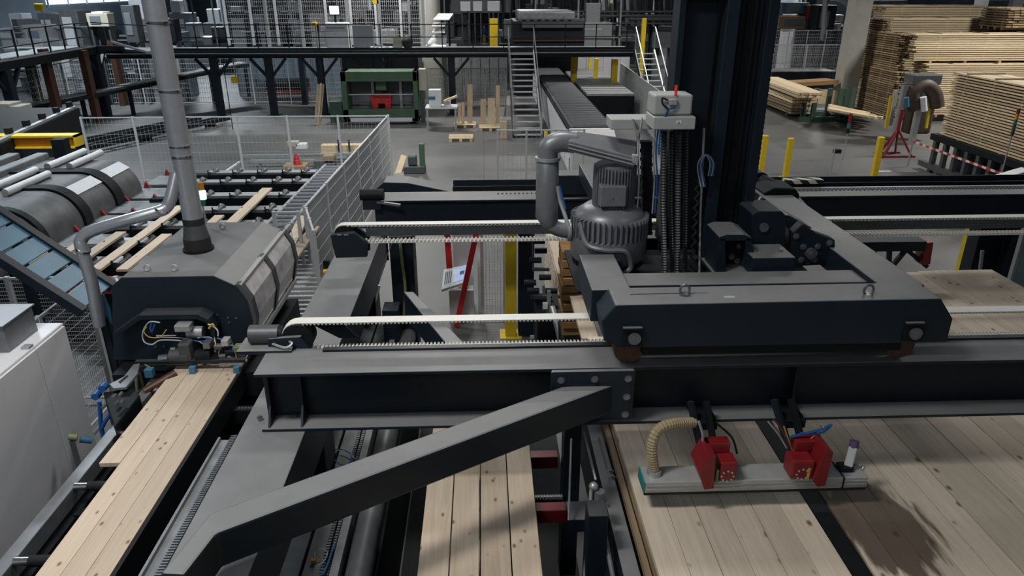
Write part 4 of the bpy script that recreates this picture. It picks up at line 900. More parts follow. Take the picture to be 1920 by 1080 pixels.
# ---- suction beam
t = thing('suction_gripper', 'long grey suction beam hanging over the boards with two red brackets', 'gripper', (2.3, 5.1, 2.0))
z0, z1 = 1.99, 2.10
A = AZ(1200, 872, z1); B = AZ(1622, 905, z1)
y0, y1 = AZ(1300, 903, z1)[1], AZ(1300, 872, z1)[1]
xa, xb = AZ(1205, 890, z1)[0], AZ(1618, 880, z1)[0]
part('beam_profile', MB().box(xa, xb, y0, y1, z0, z1), 'alu', t, .008)
part('groove_strip', MB().box(xa + .01, xb - .01, y0 - .006, y0, z0 + .03, z0 + .045), 'galv', t)
part('groove_strip', MB().box(xa + .01, xb - .01, y0 - .006, y0, z0 + .07, z0 + .08), 'galv', t)
part('end_cap', MB().box(xa - .012, xa, y0, y1, z0, z1), 'teal', t, .002, label='turquoise end cap')
part('foam_pad', MB().box(xa, xb, y0 + .01, y1 - .01, z0 - .03, z0), 'rubber', t)
part('cross_strap', MB().box(*(lambda x: (x, x + .012, y0 - .008, y1, z0, z1 + .004))(AZ(1577, 890, z1)[0])), 'black', t)
ym = (y0 + y1) / 2
for (pa, pb) in (((1296, 1380), 0), ((1466, 1546), 1)):
    l, r = pa; sgn = pb
    X = lambda px, py: AY(px, py, ym)[0]; Zz = lambda py, px=l: AY(px, py, ym)[2]
    cx = (X(l, 850) + X(r, 850)) / 2
    zt_ = Zz(818 if not sgn else 805)
    part('side_plate', MB().prism([(cx - .17, z1 + .14), (cx - .10, z1 + .30), (cx - .04, z1 + .30), (cx - .02, z1 - .04), (cx - .10, z1 - .05)] if not sgn else [(cx + .17, z1 + .30), (cx + .10, z1 + .34), (cx + .04, z1 + .02), (cx + .09, z1 - .05), (cx + .16, z1 - .04)], 1, y0 - .05, y1 - .02), 'red', t, .004)
    part('hinge_block', MB().box(cx + (.02 if not sgn else -.15), cx + (.17 if not sgn else .05), y0 - .03, ym + .03, z1 + .02, z1 + .20), 'red', t, .02)
    part('top_link', MB().box(cx - .08, cx + .14, ym, y1, z1 + .20, z1 + .30), 'red', t, .01)
    part('gap_shim', MB().box(cx - .01, cx + .012, y0 - .035, y0 + .05, z1 + .01, z1 + .13), 'yelhose' if sgn else 'olive', t)
    c = (cx + (.09 if not sgn else -.05), z1 + .07)
    m = MB()
    for k in range(8): a = k * pi / 4; m = MB().cyl((c[0] + .05 * cos(a), y0 - .03, c[1] + .05 * sin(a)), (c[0] + .05 * cos(a), y0 - .038, c[1] + .05 * sin(a)), .008, 6); part('bolt', m, 'alu', t)
    part('strut', MB().bar((cx - .05, ym + .05, z1 + .05), (cx - .16 if not sgn else cx - .2, ym + .28, z1 + .55), .04, .06), 'steel2', t, .004)
    part('strut', MB().bar((cx + .05, ym + .05, z1 + .1), (cx - .02 if not sgn else cx - .05, ym + .28, z1 + .55), .04, .06), 'black', t, .004)
    part('hanger', MB().bar((cx - .02, ym + .2, z1 + .34), (cx - .02, 6.05, 2.47), .2, .08).box(cx - .12, cx + .08, 6.03, 6.13, 2.4, 3.3), 'black', t, .006)
h0 = AY(1226, 888, ym)
part('suction_hose', ribbed([(h0[0], ym, z1)] + smooth_path([(h0[0], ym, z1 + .05), AY(1222, 840, ym), AY(1232, 808, ym + .03), AY(1258, 795, ym + .08), AY(1300, 792, ym + .2)], 5), .048, .022, .006), 'tan', t)
part('hose_clamp', MB().cyl((h0[0], ym, z1), (h0[0], ym, z1 + .05), .062, 18), 'galv', t, smooth=True)
v = AY(1596, 850, ym)
part('valve_body', MB().bar((v[0], ym, z1 + .02), (v[0] + .04, ym + .05, z1 + .2), .07, .07), 'wire', t, .01)
part('valve_cap', MB().cyl((v[0] + .04, ym + .05, z1 + .19), (v[0] + .05, ym + .07, z1 + .25), .04, 14), 'purple', t, smooth=True)
part('valve_base', MB().box(v[0] - .09, v[0] + .03, ym - .05, ym + .05, z1, z1 + .05), 'black', t, .01)
part('valve_knob', MB().ball((v[0] + .12, ym - .02, z1 + .03), .02), 'chrome', t, smooth=True)
for pp, mt, r in (([(1480, 820), (1500, 815), (1530, 808), (1560, 796)], 'bluehose', .012), ([(1490, 845), (1500, 830), (1520, 822), (1545, 800)], 'yelhose', .006), ([(1470, 800), (1480, 828), (1488, 846), (1505, 828), (1492, 842)], 'yelhose', .006),
                  ([(1440, 790), (1460, 815), (1475, 840)], 'galv', .008), ([(1450, 785), (1470, 812), (1482, 838)], 'maroon', .008), ([(1560, 796), (1540, 812), (1500, 812)], 'bluehose', .010), ([(1310, 790), (1318, 820), (1312, 850), (1308, 885)], 'galv', .012),
                  ([(1345, 795), (1372, 820), (1382, 850)], 'black', .010), ([(1580, 872), (1590, 882), (1602, 880), (1598, 862)], 'black', .01)):
    part('cable', MB().tube(smooth_path([AY(a, b, ym + .05) for a, b in pp]), r, 6), mt, t, smooth=True)
# ---------------------------------------------------------------- safety fences
def fence(p0, p1, z0, z1, n, label, cat='fence', group=None, vp=.06, hp=.30, wr=.007, post=.06, gap=.0, top=True, name='mesh_fence', off=.1):
    t = thing(name, label, cat, ((p0[0] + p1[0]) / 2, (p0[1] + p1[1]) / 2, z0), group)
    dx, dy = p1[0] - p0[0], p1[1] - p0[1]; L = math.hypot(dx, dy); ux, uy = dx / L, dy / L
    for i in range(n + 1):
        x, y = p0[0] + dx * i / n, p0[1] + dy * i / n
        part('post', MB().box(x - post / 2, x + post / 2, y - post / 2, y + post / 2, z0, z1 + .03), 'wire', t)
    for i in range(n):
        a = (p0[0] + dx * i / n + ux * post / 2, p0[1] + dy * i / n + uy * post / 2); b = (p0[0] + dx * (i + 1) / n - ux * post / 2, p0[1] + dy * (i + 1) / n - uy * post / 2)
        l = math.hypot(b[0] - a[0], b[1] - a[1]); k = max(2, int(l / vp)); m = MB()
        for j in range(1, k):
            x, y = a[0] + (b[0] - a[0]) * j / k, a[1] + (b[1] - a[1]) * j / k
            m.add([(x - ux * wr / 2, y - uy * wr / 2, z0 + off), (x + ux * wr / 2, y + uy * wr / 2, z0 + off), (x + ux * wr / 2, y + uy * wr / 2, z1), (x - ux * wr / 2, y - uy * wr / 2, z1),
                   (x - uy * wr / 2, y + ux * wr / 2, z0 + off), (x + uy * wr / 2, y - ux * wr / 2, z0 + off), (x + uy * wr / 2, y - ux * wr / 2, z1), (x - uy * wr / 2, y + ux * wr / 2, z1)],
                  [(0, 1, 2, 3), (4, 5, 6, 7)])
        z = z0 + off
        while z < z1 + .01:
            m.bar((a[0], a[1], z), (b[0], b[1], z), wr, wr); z += hp
        part('wire_mesh', m, 'wire', t, kind='stuff')
        if top: part('top_rail', MB().bar((a[0], a[1], z1), (b[0], b[1], z1), .035, .035), 'wire', t)
        part('bottom_rail', MB().bar((a[0], a[1], z0 + off), (b[0], b[1], z0 + off), .03, .03), 'wire', t)
    return t
a = AZ(163, 217, 2.12); b = AZ(727, 217, 2.14)
fence((a[0], 23.5), (b[0], 23.5), 0, 2.12, 6, 'light grey mesh safety fence running left to right beyond the transfer table', vp=.12, wr=.006)
a = AZ(571, 389, 2.1); c = AZ(513, 399, 2.1)
fence((-3.06, 23.64), a[:2], 0, 2.1, 6, 'light grey mesh safety fence running away beside the tall-housing belt', vp=.045, wr=.014)
fence(c[:2], (a[0] - .05, c[1]), 0.9, 2.1, 1, 'short grey mesh panel spanning the ladder conveyor behind the hood', vp=.1, wr=.012)
fence((a[0] + .05, a[1] - .1), AZ(600, 545, 1.0)[:2], 0, 2.1, 2, 'light grey mesh fence nearest to the hood windows and cross beam', vp=.05, wr=.010)
a = AZ(0, 521, 2.1); b = AZ(163, 521, 2.1)
fence((-8.0, 9.88), (-5.74, 9.88), 0, 2.1, 2, 'light grey mesh fence behind the switch cabinet', vp=.03, hp=.06, wr=.005)
fence((-5.74, 9.82), (-5.74, 7.4), 0, 2.05, 2, 'short light grey mesh fence side panel beside the switch cabinet', vp=.05, wr=.006, hp=.15)
fence((-5.34, 9.88), (-4.75, 9.0), 0, 2.08, 1, 'narrow light grey mesh gate panel between cabinet fence and hood', vp=.05, wr=.006, hp=.15)
a = AZ(905, 268, 2.0); fence((.42, 21.5), (3.0, 21.5), 0, 2.0, 3, 'light grey mesh fence in front of the roller conveyor stairs', vp=.12, wr=.006)
p = AY(903, 445, 12.6); q = AY(946, 445, 12.6)
fence((p[0], 12.6), (q[0], 12.6), 0, p[2] + .1, 1, 'narrow light grey mesh panel left of the yellow post', vp=.05, hp=.12, wr=.006)
# roller ladder conveyor beside long fence
t = thing('ladder_conveyor', 'grey roller conveyor running along the long mesh fence', 'conveyor', (-4.3, 16, 0))
l0, l1, r0, r1 = AZ(533, 390, 1.42), AZ(596, 326, 1.42), AZ(575, 388, 1.42), AZ(630, 326, 1.42)
def ext(a, b, y): f = (y - a[1]) / (b[1] - a[1]); return (a[0] + (b[0] - a[0]) * f, y, 1.42)
part('side_frame', MB().bar(ext(l0, l1, 13.2), ext(l0, l1, 19.6), .07, .1), 'galv', t)
part('side_frame', MB().bar(ext(r0, r1, 13.2), ext(r0, r1, 19.6), .07, .1), 'galv', t)
for k in range(21):
    y = 13.4 + k * .3
    part('roller', MB().cyl(ext(l0, l1, y), ext(r0, r1, y), .06, 10), 'motor', t, smooth=True)
part('under_tray', MB().box(-4.5, -3.8, 13.2, 19.6, 1.2, 1.24), 'navy', t)
for y in (13, 16, 19): part('leg', MB().box(-4.45, -4.38, y, y + .07, 0, 1.4).box(-3.9, -3.83, y, y + .07, 0, 1.4), 'galv', t)
p = AZ(575, 430, 1.5)
for i, (pa, pb, lab) in enumerate((((538, 470), (570, 405), 'pine board lying on the ladder conveyor near the hood windows'), ((537, 498), (590, 425), 'pine board lower on the ladder conveyor, closest to the fence post'))):
    a = AZ(*pa, 1.5); b = AZ(*pb, 1.5); one('pine_board', MB().bar((a[0], a[1], 1.49), (b[0], b[1], 1.49), .2, .045), 'wood', lab, 'board')
t = thing('chain_deck', 'dense grey grid of chains and bars below the ladder conveyor', 'chain deck', (-3.8, 11, 0))
for k in range(20):
    p = AZ(538, 445 + k * 8.5, 1.0); q = AZ(594 + k * .6, 445 + k * 8.5, 1.0)
    part('grid_bar', MB().box(p[0], q[0], p[1], p[1] + .05, 1.02, 1.08), 'wire', t)
    m = MB()
    for j in range(9): m.box(p[0] + (q[0] - p[0]) * j / 9, p[0] + (q[0] - p[0]) * j / 9 + .05, p[1] + .05, p[1] + .14, .97, 1.05)
    part('grid_blocks', m, 'galv' if k % 3 else 'bolt', t, kind='stuff')
for k in range(12):
    y = 10.2 + k * .22
    part('cross_bar', MB().box(-4.1, -3.2, y, y + .05, 1.0, 1.05), 'wire', t)
    m = MB()
    for j in range(9): m.box(-4.08 + j * .1, -4.04 + j * .1, y + .06, y + .16, .96, 1.04)
    part('chain_block', m, 'bolt', t, kind='stuff')
part('bed', MB().box(-4.15, -3.15, 10.1, 12.9, 0, .9), 'black', t)
part('post', MB().box(-3.7, -3.62, 9.9, 9.98, 0, 1.6), 'wire', t)
p = AY(613, 510, 11.5)
t = thing('emergency_button', 'yellow emergency stop box on the fence beside the cross beam', 'button', p)
part('box', MB().box(p[0] - .05, p[0] + .05, 11.4, 11.5, p[2] - .06, p[2] + .06), 'yellow', t, .015)
part('button', MB().cyl((p[0], 11.4, p[2]), (p[0], 11.36, p[2]), .03, 12), 'redb', t, smooth=True)
part('mount_post', MB().box(p[0] - .05, p[0] + .05, 11.5, 11.58, 0, p[2] + .2), 'black', t)
# things inside the fenced area
t = thing('work_table', 'low metal stand with clamps and tubes inside the fenced area', 'stand', AZ(600, 310))
for (x0, x1, py, y) in ((455, 625, 293, 26), (470, 640, 303, 25.5), (485, 560, 325, 25), (600, 660, 290, 26.2)):
    p = AY(x0, py, y); q = AY(x1, py, y); part('tube', MB().box(p[0], q[0], y, y + .08, p[2] - .05, p[2] + .05), 'galv', t)
for px in (487, 560, 640): p = AY(px, 300, 25.6); part('leg', MB().box(p[0] - .04, p[0] + .04, 25.6, 25.7, 0, p[2]), 'galv', t)
for px, py, mt in ((550, 270, 'beige'), (566, 274, 'white'), (600, 305, 'bolt'), (617, 296, 'crate'), (620, 310, 'bolt'), (598, 312, 'bolt'), (632, 318, 'motordark'), (640, 300, 'bolt')):
    p = AY(px, py, 25.4); part('clamp', MB().box(p[0] - .2, p[0] + .18, 25.3, 25.6, p[2] - .1, p[2] + .1), mt, t, .03)
p = AY(529, 312, 24.6); q = AY(576, 352, 24.6)
t = thing('cardboard_box', 'brown plywood box with a red cone standing on it, inside the fence', 'box', (p[0], 24.6, 0))
part('box_body', MB().box(p[0], q[0], 24.6, 25.2, 0.0, p[2]), 'crate', t, .01)
one('traffic_cone', MB().tube([((p[0] + q[0]) / 2 + .05, 24.9, p[2]), ((p[0] + q[0]) / 2 + .05, 24.9, p[2] + .03), ((p[0] + q[0]) / 2 + .05, 24.9, p[2] + .04), ((p[0] + q[0]) / 2 + .05, 24.9, p[2] + .38)], 1, 14, True, [.18, .18, .13, .04]), 'redb', 'small red cone on the brown box inside the fence', 'cone', smooth=True)
p = AY(601, 273, 27.5); q = AY(680, 285, 27.5)
one('pine_board_bundle', MB().box(p[0], q[0], 27.5, 27.9, q[2] - .1, p[2]), 'woodx', 'flat pale board bundle on trestles behind the fence corner', 'boards')
for i, px in enumerate((634, 654)):
    p = AY(px, 262, 27.4); one('steel_stake', MB().box(p[0] - .03, p[0] + .03, 27.35, 27.41, 0, p[2]), 'black', '%s thin dark stake in front of the pale board bundle' % ('left', 'right')[i], 'stake')
# white rail barrier on the floor
a = AZ(392, 343, .6); b = AZ(450, 303, .6)
t = thing('floor_barrier', 'thin white handrail slanting across the floor beyond the duct', 'barrier', (a[0], a[1], 0))
part('rail', MB().bar(a, b, .05, .05), 'white', t)
for f in (0, .5, 1): part('post', MB().box(a[0] + (b[0] - a[0]) * f - .03, a[0] + (b[0] - a[0]) * f + .03, a[1] + (b[1] - a[1]) * f, a[1] + (b[1] - a[1]) * f + .06, 0, .6), 'galv', t)
# ---------------------------------------------------------------- between rails: console, posts
t = thing('column_panel', 'dark blue machine column with cables near the cross beam, between the rails', 'column', (-1.05, 9.6, 0))
part('column_body', MB().box(-1.30, -0.98, 9.3, 9.7, 0, 2.86), 'navy', t, .01)
part('side_cover', MB().box(-1.42, -1.2, 9.0, 9.3, 0.6, 1.9), 'navy', t, .01)
part('cable_riser', MB().tube(smooth_path([AY(748, 436, 9.2), AY(755, 500, 9.2), AY(760, 545, 9.2), AY(757, 600, 9.2)]), .02, 8), 'olive', t, smooth=True)
part('wire', MB().tube(smooth_path([AY(735, 455, 9.1), AY(722, 490, 9.1), AY(712, 525, 9.1)]), .006, 6), 'wire', t)
part('wire_gland', MB().cyl(AY(711, 535, 9.1), AY(705, 565, 9.1), .02, 8, .005), 'white', t)
t = thing('operator_console', 'white sloped operator console with screen between red uprights', 'console', AZ(855, 600))
y = 12.6
def quad_slab(px, y0, y1, th, mt, nm, par):
    a, b = AY(*px[0], y1), AY(*px[1], y1); c, d = AY(*px[2], y0), AY(*px[3], y0)
    vs = [a, b, c, d] + [(v[0], v[1], v[2] - th) for v in (a, b, c, d)]
    return part(nm, MB().add(vs, [(0, 1, 2, 3), (7, 6, 5, 4), (0, 4, 5, 1), (1, 5, 6, 2), (2, 6, 7, 3), (3, 7, 4, 0)]), mt, par, .006)
quad_slab(((832, 505), (885, 494), (878, 527), (828, 543)), 12.5, 12.9, .05, 'white', 'desk_top', t)
a = AY(851, 508, 12.72); 
def on_desk(u, v, lift=.012):      # u along width, v towards viewer on the sloped top
    A, B, Cc, D = AY(832, 505, 12.9), AY(885, 494, 12.9), AY(878, 527, 12.5), AY(828, 543, 12.5)
    return tuple((A[i] * (1 - u) + B[i] * u) * (1 - v) + (D[i] * (1 - u) + Cc[i] * u) * v + (lift if i == 2 else 0) for i in range(3))
def desk_patch(u0, u1, v0, v1, mt, nm, lift=.012):
    part(nm, MB().add([on_desk(u0, v0, lift), on_desk(u1, v0, lift), on_desk(u1, v1, lift), on_desk(u0, v1, lift)], [(0, 1, 2, 3)]), mt, t)
desk_patch(.42, .92, .12, .85, 'screen2', 'screen'); desk_patch(.62, .78, .35, .55, 'ink', 'screen_mark', .018)
for k in range(4): desk_patch(.08 + k * .07, .11 + k * .07, .2, .8, 'ink', 'button_row', .014)
p = AY(842, 560, 12.6); q = AY(888, 560, 12.6)
part('console_body', MB().box(p[0], q[0], 12.6, 12.85, 0, AY(840, 545, 12.6)[2]), 'white', t, .01)
for i, (pa, pb, lab) in enumerate((((838, 432), (843, 502), 'vertical dark red upright behind the white console'), ((893, 437), (860, 592), 'slanting dark red upright in front of the white console'))):
    one('red_upright', MB().bar(AY(*pa, 12.95 - i * .6), (AY(pb[0] - 5 * i, pb[1], 12.95 - i * .6)[0], 12.95 - i * .6, .02) if i else AY(*pb, 12.95), .11 - .03 * i, .1), 'redb', lab, 'post')
p = AY(848, 440, 13.4); q = AY(888, 500, 13.4)
one('partition', MB().box(p[0], q[0], 13.4, 13.44, 0.0, p[2] + .1), 'cabinet', 'pale upright panel behind the white console', 'panel')
p = AY(897, 440, 13.0); one('partition', MB().box(p[0] - .03, p[0] + .03, 12.95, 13.0, 0, p[2] + .1), 'white', 'narrow white frame strip right of the slanting red upright', 'panel')
def bollard(px, pyb, pyt, lab, wd=None, name='yellow_post', y=None):
    a = AZ(px, pyb, 0) if y is None else (AY(px, pyb, y)[0], y, 0); b = AY(px, pyt, a[1])
    w_ = wd or .16
    t = thing(name, lab, 'post', (a[0], a[1], 0), 'yellow guard posts')
    part('post_tube', MB().box(a[0] - w_ / 2, a[0] + w_ / 2, a[1], a[1] + w_, 0.02, b[2]), 'yellow', t, .01)
    part('base_plate', MB().box(a[0] - w_, a[0] + w_, a[1] - w_ / 2, a[1] + w_ * 1.5, 0, .02), 'yellow', t)
    return t
bollard(958, 640, 432, 'tall yellow post between the rails left of the blower', .2, y=11.9)
# dark machinery right of the yellow post
t = thing('stacker_unit', 'dark blue machine column with black rollers right of the tall yellow post', 'machine', (1.0, 11.5, 0))
p = AY(972, 450, 12.0); q = AY(993, 450, 12.0)
part('column_body', MB().box(p[0], q[0] + .08, 11.9, 12.2, 0, 2.6), 'navy', t, .01)
for k, (px, py) in enumerate(((1018, 452), (1022, 470), (1012, 488), (1030, 520), (1002, 530), (1042, 545), (1020, 560), (1048, 575), (1008, 545))):
    c = AY(px - 8, py, 11.2); part('roller', MB().cyl((c[0] - .1, 11.2, c[2]), (c[0] + .1, 11.2, c[2]), .05, 14), 'navy', t, smooth=True)
for (a, b) in (((998, 505), (1030, 505)), ((995, 557), (1035, 557)), ((994, 632), (1030, 632))):
    part('bar', MB().bar(AY(*a, 11.3), AY(*b, 11.3), .05, .05), 'motordark' if a[1] < 600 else 'wire', t)
part('post', MB().bar(AY(1029, 545, 10.8), AY(1028, 640, 10.8), .06, .06), 'galv', t)
part('post', MB().bar(AY(998, 440, 11.5), AY(999, 500, 11.5), .02, .02), 'galv', t)
part('cylinder', MB().cyl(AY(1035, 575, 10.6), AY(1052, 640, 10.2), .05, 12), 'galv', t, smooth=True)
part('sensor', MB().box(*(lambda c: (c[0] - .04, c[0] + .04, 10.7, 10.76, c[2] - .05, c[2] + .05))(AY(1022, 572, 10.75))), 'white', t)
part('lower_block', MB().box(p[0] + .25, p[0] + 1.1, 10.6, 11.6, 0, 1.0), 'black', t, .01)
# pale stack of boards and brown packers in the middle
t = thing('lumber_stack', 'pale tall board stack left of and behind the blower, between the rails', 'lumber stack', (1.45, 12.5, 0))
for k in range(26):
    part('board', MB().box(1.25 + .02 * (k % 2), 1.70 + .02 * (k % 3), 11.4 + .05 * (k % 2), 14.2, .1 + k * .046, .142 + k * .046), 'wood', t)
part('support', MB().box(1.2, 1.7, 10.7, 14.1, 0, .1), 'black', t)
random.seed(11)
for k in range(10):
    c = AY(1071, 478 + k * 16, 9.8); one('brown_timber', MB().box(c[0] - .13 + random.uniform(-.02, .02), c[0] + .13 + random.uniform(-.03, .03), 9.75 + random.uniform(-.04, .04), 10.3, c[2] - .05, c[2] + .055), 'woodbrown',
        'brown packing timber, number %s from the top of the small pile beside the blower' % ordn[k], 'timber', 'brown packing timbers', bev=.004)
c = AY(1071, 640, 9.8); one('timber_stand', MB().box(c[0] - .15, c[0] + .15, 9.7, 10.3, 0, AY(1071, 478 + 9 * 16, 9.8)[2] - .055), 'black', 'black stand holding the brown packing timbers', 'stand')
one('pine_board', MB().box(1.24, 1.46, 8.35, 10.9, 1.70, 1.75), 'wood', 'single pale board running under the truck beside the brown timbers', 'board')
# ---------------------------------------------------------------- mezzanine
YM = 36.5
xa, xb = AY(196, 90, YM)[0], AY(1188, 90, YM)[0]
zt, zb = 3.06, 2.72
t = thing('mezzanine_deck', 'dark steel walkway deck crossing the hall behind the work floor', 'walkway', ((xa + xb) / 2, YM, zb))
part('edge_channel', MB().box(xa, xb, YM, YM + .1, zt - .22, zt), 'steel2', t)
part('edge_strip', MB().box(xa, xb, YM - .03, YM, zt - .14, zt - .10), 'galv', t)
part('lower_beam', MB().box(xa, xb, YM + .05, YM + .3, zb, zt - .22), 'black', t)
part('deck_plate', MB().box(xa, xb, YM + .1, YM + 2.6, zt - .06, zt - .02), 'grate', t)
part('rear_beam', MB().box(xa, xb, YM + 2.4, YM + 2.6, zb, zt - .06), 'black', t)
for px in (397, 500, 597, 692, 846):
    c = AY(px, 104, YM + .15); x = c[0]
    t = thing('mezzanine_post', '%s dark steel post with knee braces holding up the walkway' % {397: 'leftmost', 500: 'second from left', 597: 'third from left', 692: 'fourth from left', 846: 'rightmost'}[px], 'post', (x, YM, 0), 'walkway posts')
    part('post_tube', MB().box(x - .16, x + .16, YM + .1, YM + .42, .02, zb), 'navy', t)
    part('base_plate', MB().box(x - .3, x + .3, YM - .05, YM + .6, 0, .02), 'black', t)
    for s in (-1, 1): part('knee_brace', MB().bar((x + s * .14, YM + .26, zb - .85), (x + s * .85, YM + .26, zb - .03), .14, .12), 'navy', t)
t = thing('mezzanine_railing', 'thin dark handrail along the front edge of the crossing walkway', 'railing', ((xa + xb) / 2, YM, zt))
for z in (zt + .6, zt + 1.17): part('rail', MB().box(xa + 2.3, xb, YM + .02, YM + .06, z - .02, z + .02), 'navy', t)
part('toe_board', MB().box(xa + 2.3, xb, YM + .1, YM + .12, zt, zt + .12), 'steel2', t)
k = 0; px = 312
while px < 1188:
    x = AY(px, 90, YM)[0]; part('upright', MB().box(x - .022, x + .022, YM + .02, YM + .06, zt - .1, zt + 1.17), 'navy', t); px += 57.5
# left walkway running away
t = thing('side_walkway', 'dark walkway on posts at the upper left running away from the viewer', 'walkway', (-18.6, 36, 0))
part('edge_beam', MB().box(-18.5, -18.2, 22, 36.5, 2.95, 3.35), 'black', t)
part('edge_strip', MB().box(-18.2, -18.17, 22, 36.5, 3.27, 3.33), 'galv', t)
part('deck_plate', MB().box(-20.2, -18.5, 22, 36.6, 3.25, 3.3), 'grate', t)
part('end_beam', MB().box(-20.2, -17.0, 36.5, 36.8, 2.95, 3.3), 'black', t)
for y, in ((36.5,), (29.5,)):
    part('post', MB().box(-18.5, -18.15, y - .2, y + .15, 0, 2.95), 'navy', t)
    for s in (-1, 1): part('knee_brace', MB().bar((-18.33, y + s * .12, 2.1), (-18.33, y + s * .9, 2.95), .14, .12), 'navy', t)
for z in (3.75, 4.35): part('rail', MB().box(-18.35, -18.31, 22, 36.5, z - .02, z + .02), 'navy', t)
for k in range(13): part('upright', MB().box(-18.36, -18.31, 22.3 + k * 1.18, 22.35 + k * 1.18, 3.3, 4.37), 'navy', t)
t = thing('walkway_stair', 'short dark stair between side walkway and crossing walkway', 'stairs', (-16.8, 36.6, 2.7))
part('stringer', MB().bar((-18.2, 36.6, 3.15), (-14.6, 36.6, 2.85), .06, .22), 'navy', t)
part('stringer', MB().bar((-17.4, 36.45, 3.5), (-15.6, 36.45, 2.95), .05, .1), 'galv', t)
part('handrail', MB().bar((-18.2, 36.5, 4.35), (-15.0, 36.5, 4.15), .04, .04), 'navy', t)
# stairs
def stairs(px0, px1, py_top, py_bot, ytop, ybot, n, label):
    tb = AY((px0 + px1) / 2, py_top, ytop); c0 = AZ(px0 + 2, py_bot, 0); 
    xl0, xr0 = AY(px0, py_top, ytop)[0], AY(px1, py_top, ytop)[0]
    xl1, xr1 = xl0, xr0
    t = thing('stairs', label, 'stairs', ((xl0 + xr0) / 2, ybot, 0), 'metal stairs')
    for x in (xl0, xr0):
        part('stringer', MB().bar((x, ytop, 3.0), (x, ybot, 0.05), .05, .28), 'galv' if x == xr0 else 'navy', t)
        part('handrail', MB().bar((x, ytop, 4.1), (x, ybot, 1.1), .04, .04), 'motor', t)
        for f in (.02, .5, .98): part('handrail_post', MB().box(x - .02, x + .02, ytop + (ybot - ytop) * f - .02, ytop + (ybot - ytop) * f + .02, 3.0 * (1 - f) + .05, 4.08 * (1 - f) + 1.1 * f), 'galv', t)
    for k in range(n):
        f = (k + .5) / n; z = 3.0 * (1 - f); y = ytop + (ybot - ytop) * f
        part('tread', MB().box(xl0 + .03, xr0 - .03, y - .13, y + .13, z - .02, z + .02), 'galv', t)
    return t
stairs(953, 1000, 92, 268, 36.4, 30.5, 15, 'steep metal stairs coming down left of the dark roller conveyor')
stairs(1190, 1226, 90, 180, 36.4, 31.5, 14, 'steep metal stairs coming down behind the control boxes')
# things on the walkway
def bx(px0, py0, px1, py1, y, d, mt, lab, cat, name, zmin=None, bev=.02):
    p = AY(px0, py0, y); q = AY(px1, py1, y)
    if zmin is None and q[2] > .35 and y > 39:
        t_ = thing(name, lab, cat, ((p[0] + q[0]) / 2, y, 0))
        part('body', MB().box(p[0], q[0], y, y + d, q[2], p[2]), mt, t_, bev)
        for sx in (p[0] + .05, q[0] - .13): part('stand_leg', MB().box(sx, sx + .08, y + .1, y + d - .1, 0, q[2]), 'motordark', t_)
        if mt != 'white': part('front_panel', MB().box(p[0] + (q[0] - p[0]) * .15, q[0] - (q[0] - p[0]) * .35, y - .03, y, q[2] + (p[2] - q[2]) * .2, p[2] - (p[2] - q[2]) * .2), 'motor' if mt != 'motor' else 'galv', t_, .01)
        return t_
    return one(name, MB().box(p[0], q[0], y, y + d, q[2] if zmin is None else zmin, p[2]), mt, lab, cat, bev=bev)
p = AY(609, 43, 37.3); q = AY(655, 87, 37.3)
t = thing('machine_terminal', 'white machine terminal with a bright screen on the walkway', 'terminal', (p[0], 37.3, zt))
part('housing', MB().box(p[0], q[0], 37.3, 38.0, zt, p[2]), 'white', t, .03)
part('front_groove', MB().box(p[0] + .05, q[0] - .15, 37.285, 37.3, p[2] - .25, p[2] - .2), 'motor', t)
a = AY(617, 11, 37.5); b = AY(636, 27, 37.5)
part('monitor', MB().box(a[0] - .04, b[0] + .04, 37.52, 37.6, b[2] - .04, a[2] + .04), 'black', t)
part('screen', MB().box(a[0], b[0], 37.5, 37.52, b[2], a[2]), 'screen', t)
part('monitor_arm', MB().box((a[0] + b[0]) / 2 - .04, (a[0] + b[0]) / 2 + .04, 37.55, 37.6, p[2], b[2]), 'black', t)
bx(583, 42, 593, 50, 37.0, .22, 'yellow', 'small yellow box on the fence left of the white terminal', 'box', 'yellow_box')
c = AY(592, 45, 37.3); one('button_post', MB().box(c[0] - .03, c[0] + .03, 37.22, 37.28, zt, c[2] + .2), 'galv', 'thin post behind the small yellow and red-brown boxes', 'post')
bx(593, 47, 599, 58, 37.0, .22, 'maroon', 'small red-brown box right of the small yellow box', 'box', 'red_box')
bx(660, 47, 700, 86, 38.2, .5, 'wallgrey', 'grey cabinet right of the white terminal', 'cabinet', 'grey_cabinet', zmin=zt)
bx(736, 70, 752, 86, 37.2, .4, 'beige', 'small beige crate on the walkway floor', 'crate', 'small_crate', zmin=zt)
c = AY(763, 78, 37.3)
one('black_bag', MB().ball((c[0], 37.5, zt + .32), .28, sz=1.15), 'rubber', 'round black bag lying on the walkway floor', 'bag', smooth=True)
m = MB(); random.seed(5)
for k in range(14): x = random.uniform(AY(692, 85, 37)[0], AY(730, 85, 37)[0]); m.box(x, x + .12, 36.9 + random.random() * .4, 37.4, zt, zt + random.uniform(.03, .12))
one('scrap_heap', m, 'white', 'scattered pale offcuts on the walkway floor', 'offcuts', kind='stuff')
fence((AY(430, 80, 40)[0], 40), (AY(800, 80, 40)[0], 40), zt, 6.2, 8, 'light grey tall mesh fence behind the white terminal on the walkway', vp=.10, wr=.014, hp=.2, post=.12)
for i, px in enumerate((497, 562, 648, 707, 762, 788)):
    a = AY(px - 8, 0, 39); b = AY(px + 8, 88, 39)
    one('fence_post', MB().box(b[0] - .07, b[0] + .07, 39, 39.14, 2.9, 6.4), 'galv', 'light grey upright, %s from the left behind the walkway rail' % ordn[i], 'post', 'light grey uprights behind the walkway')
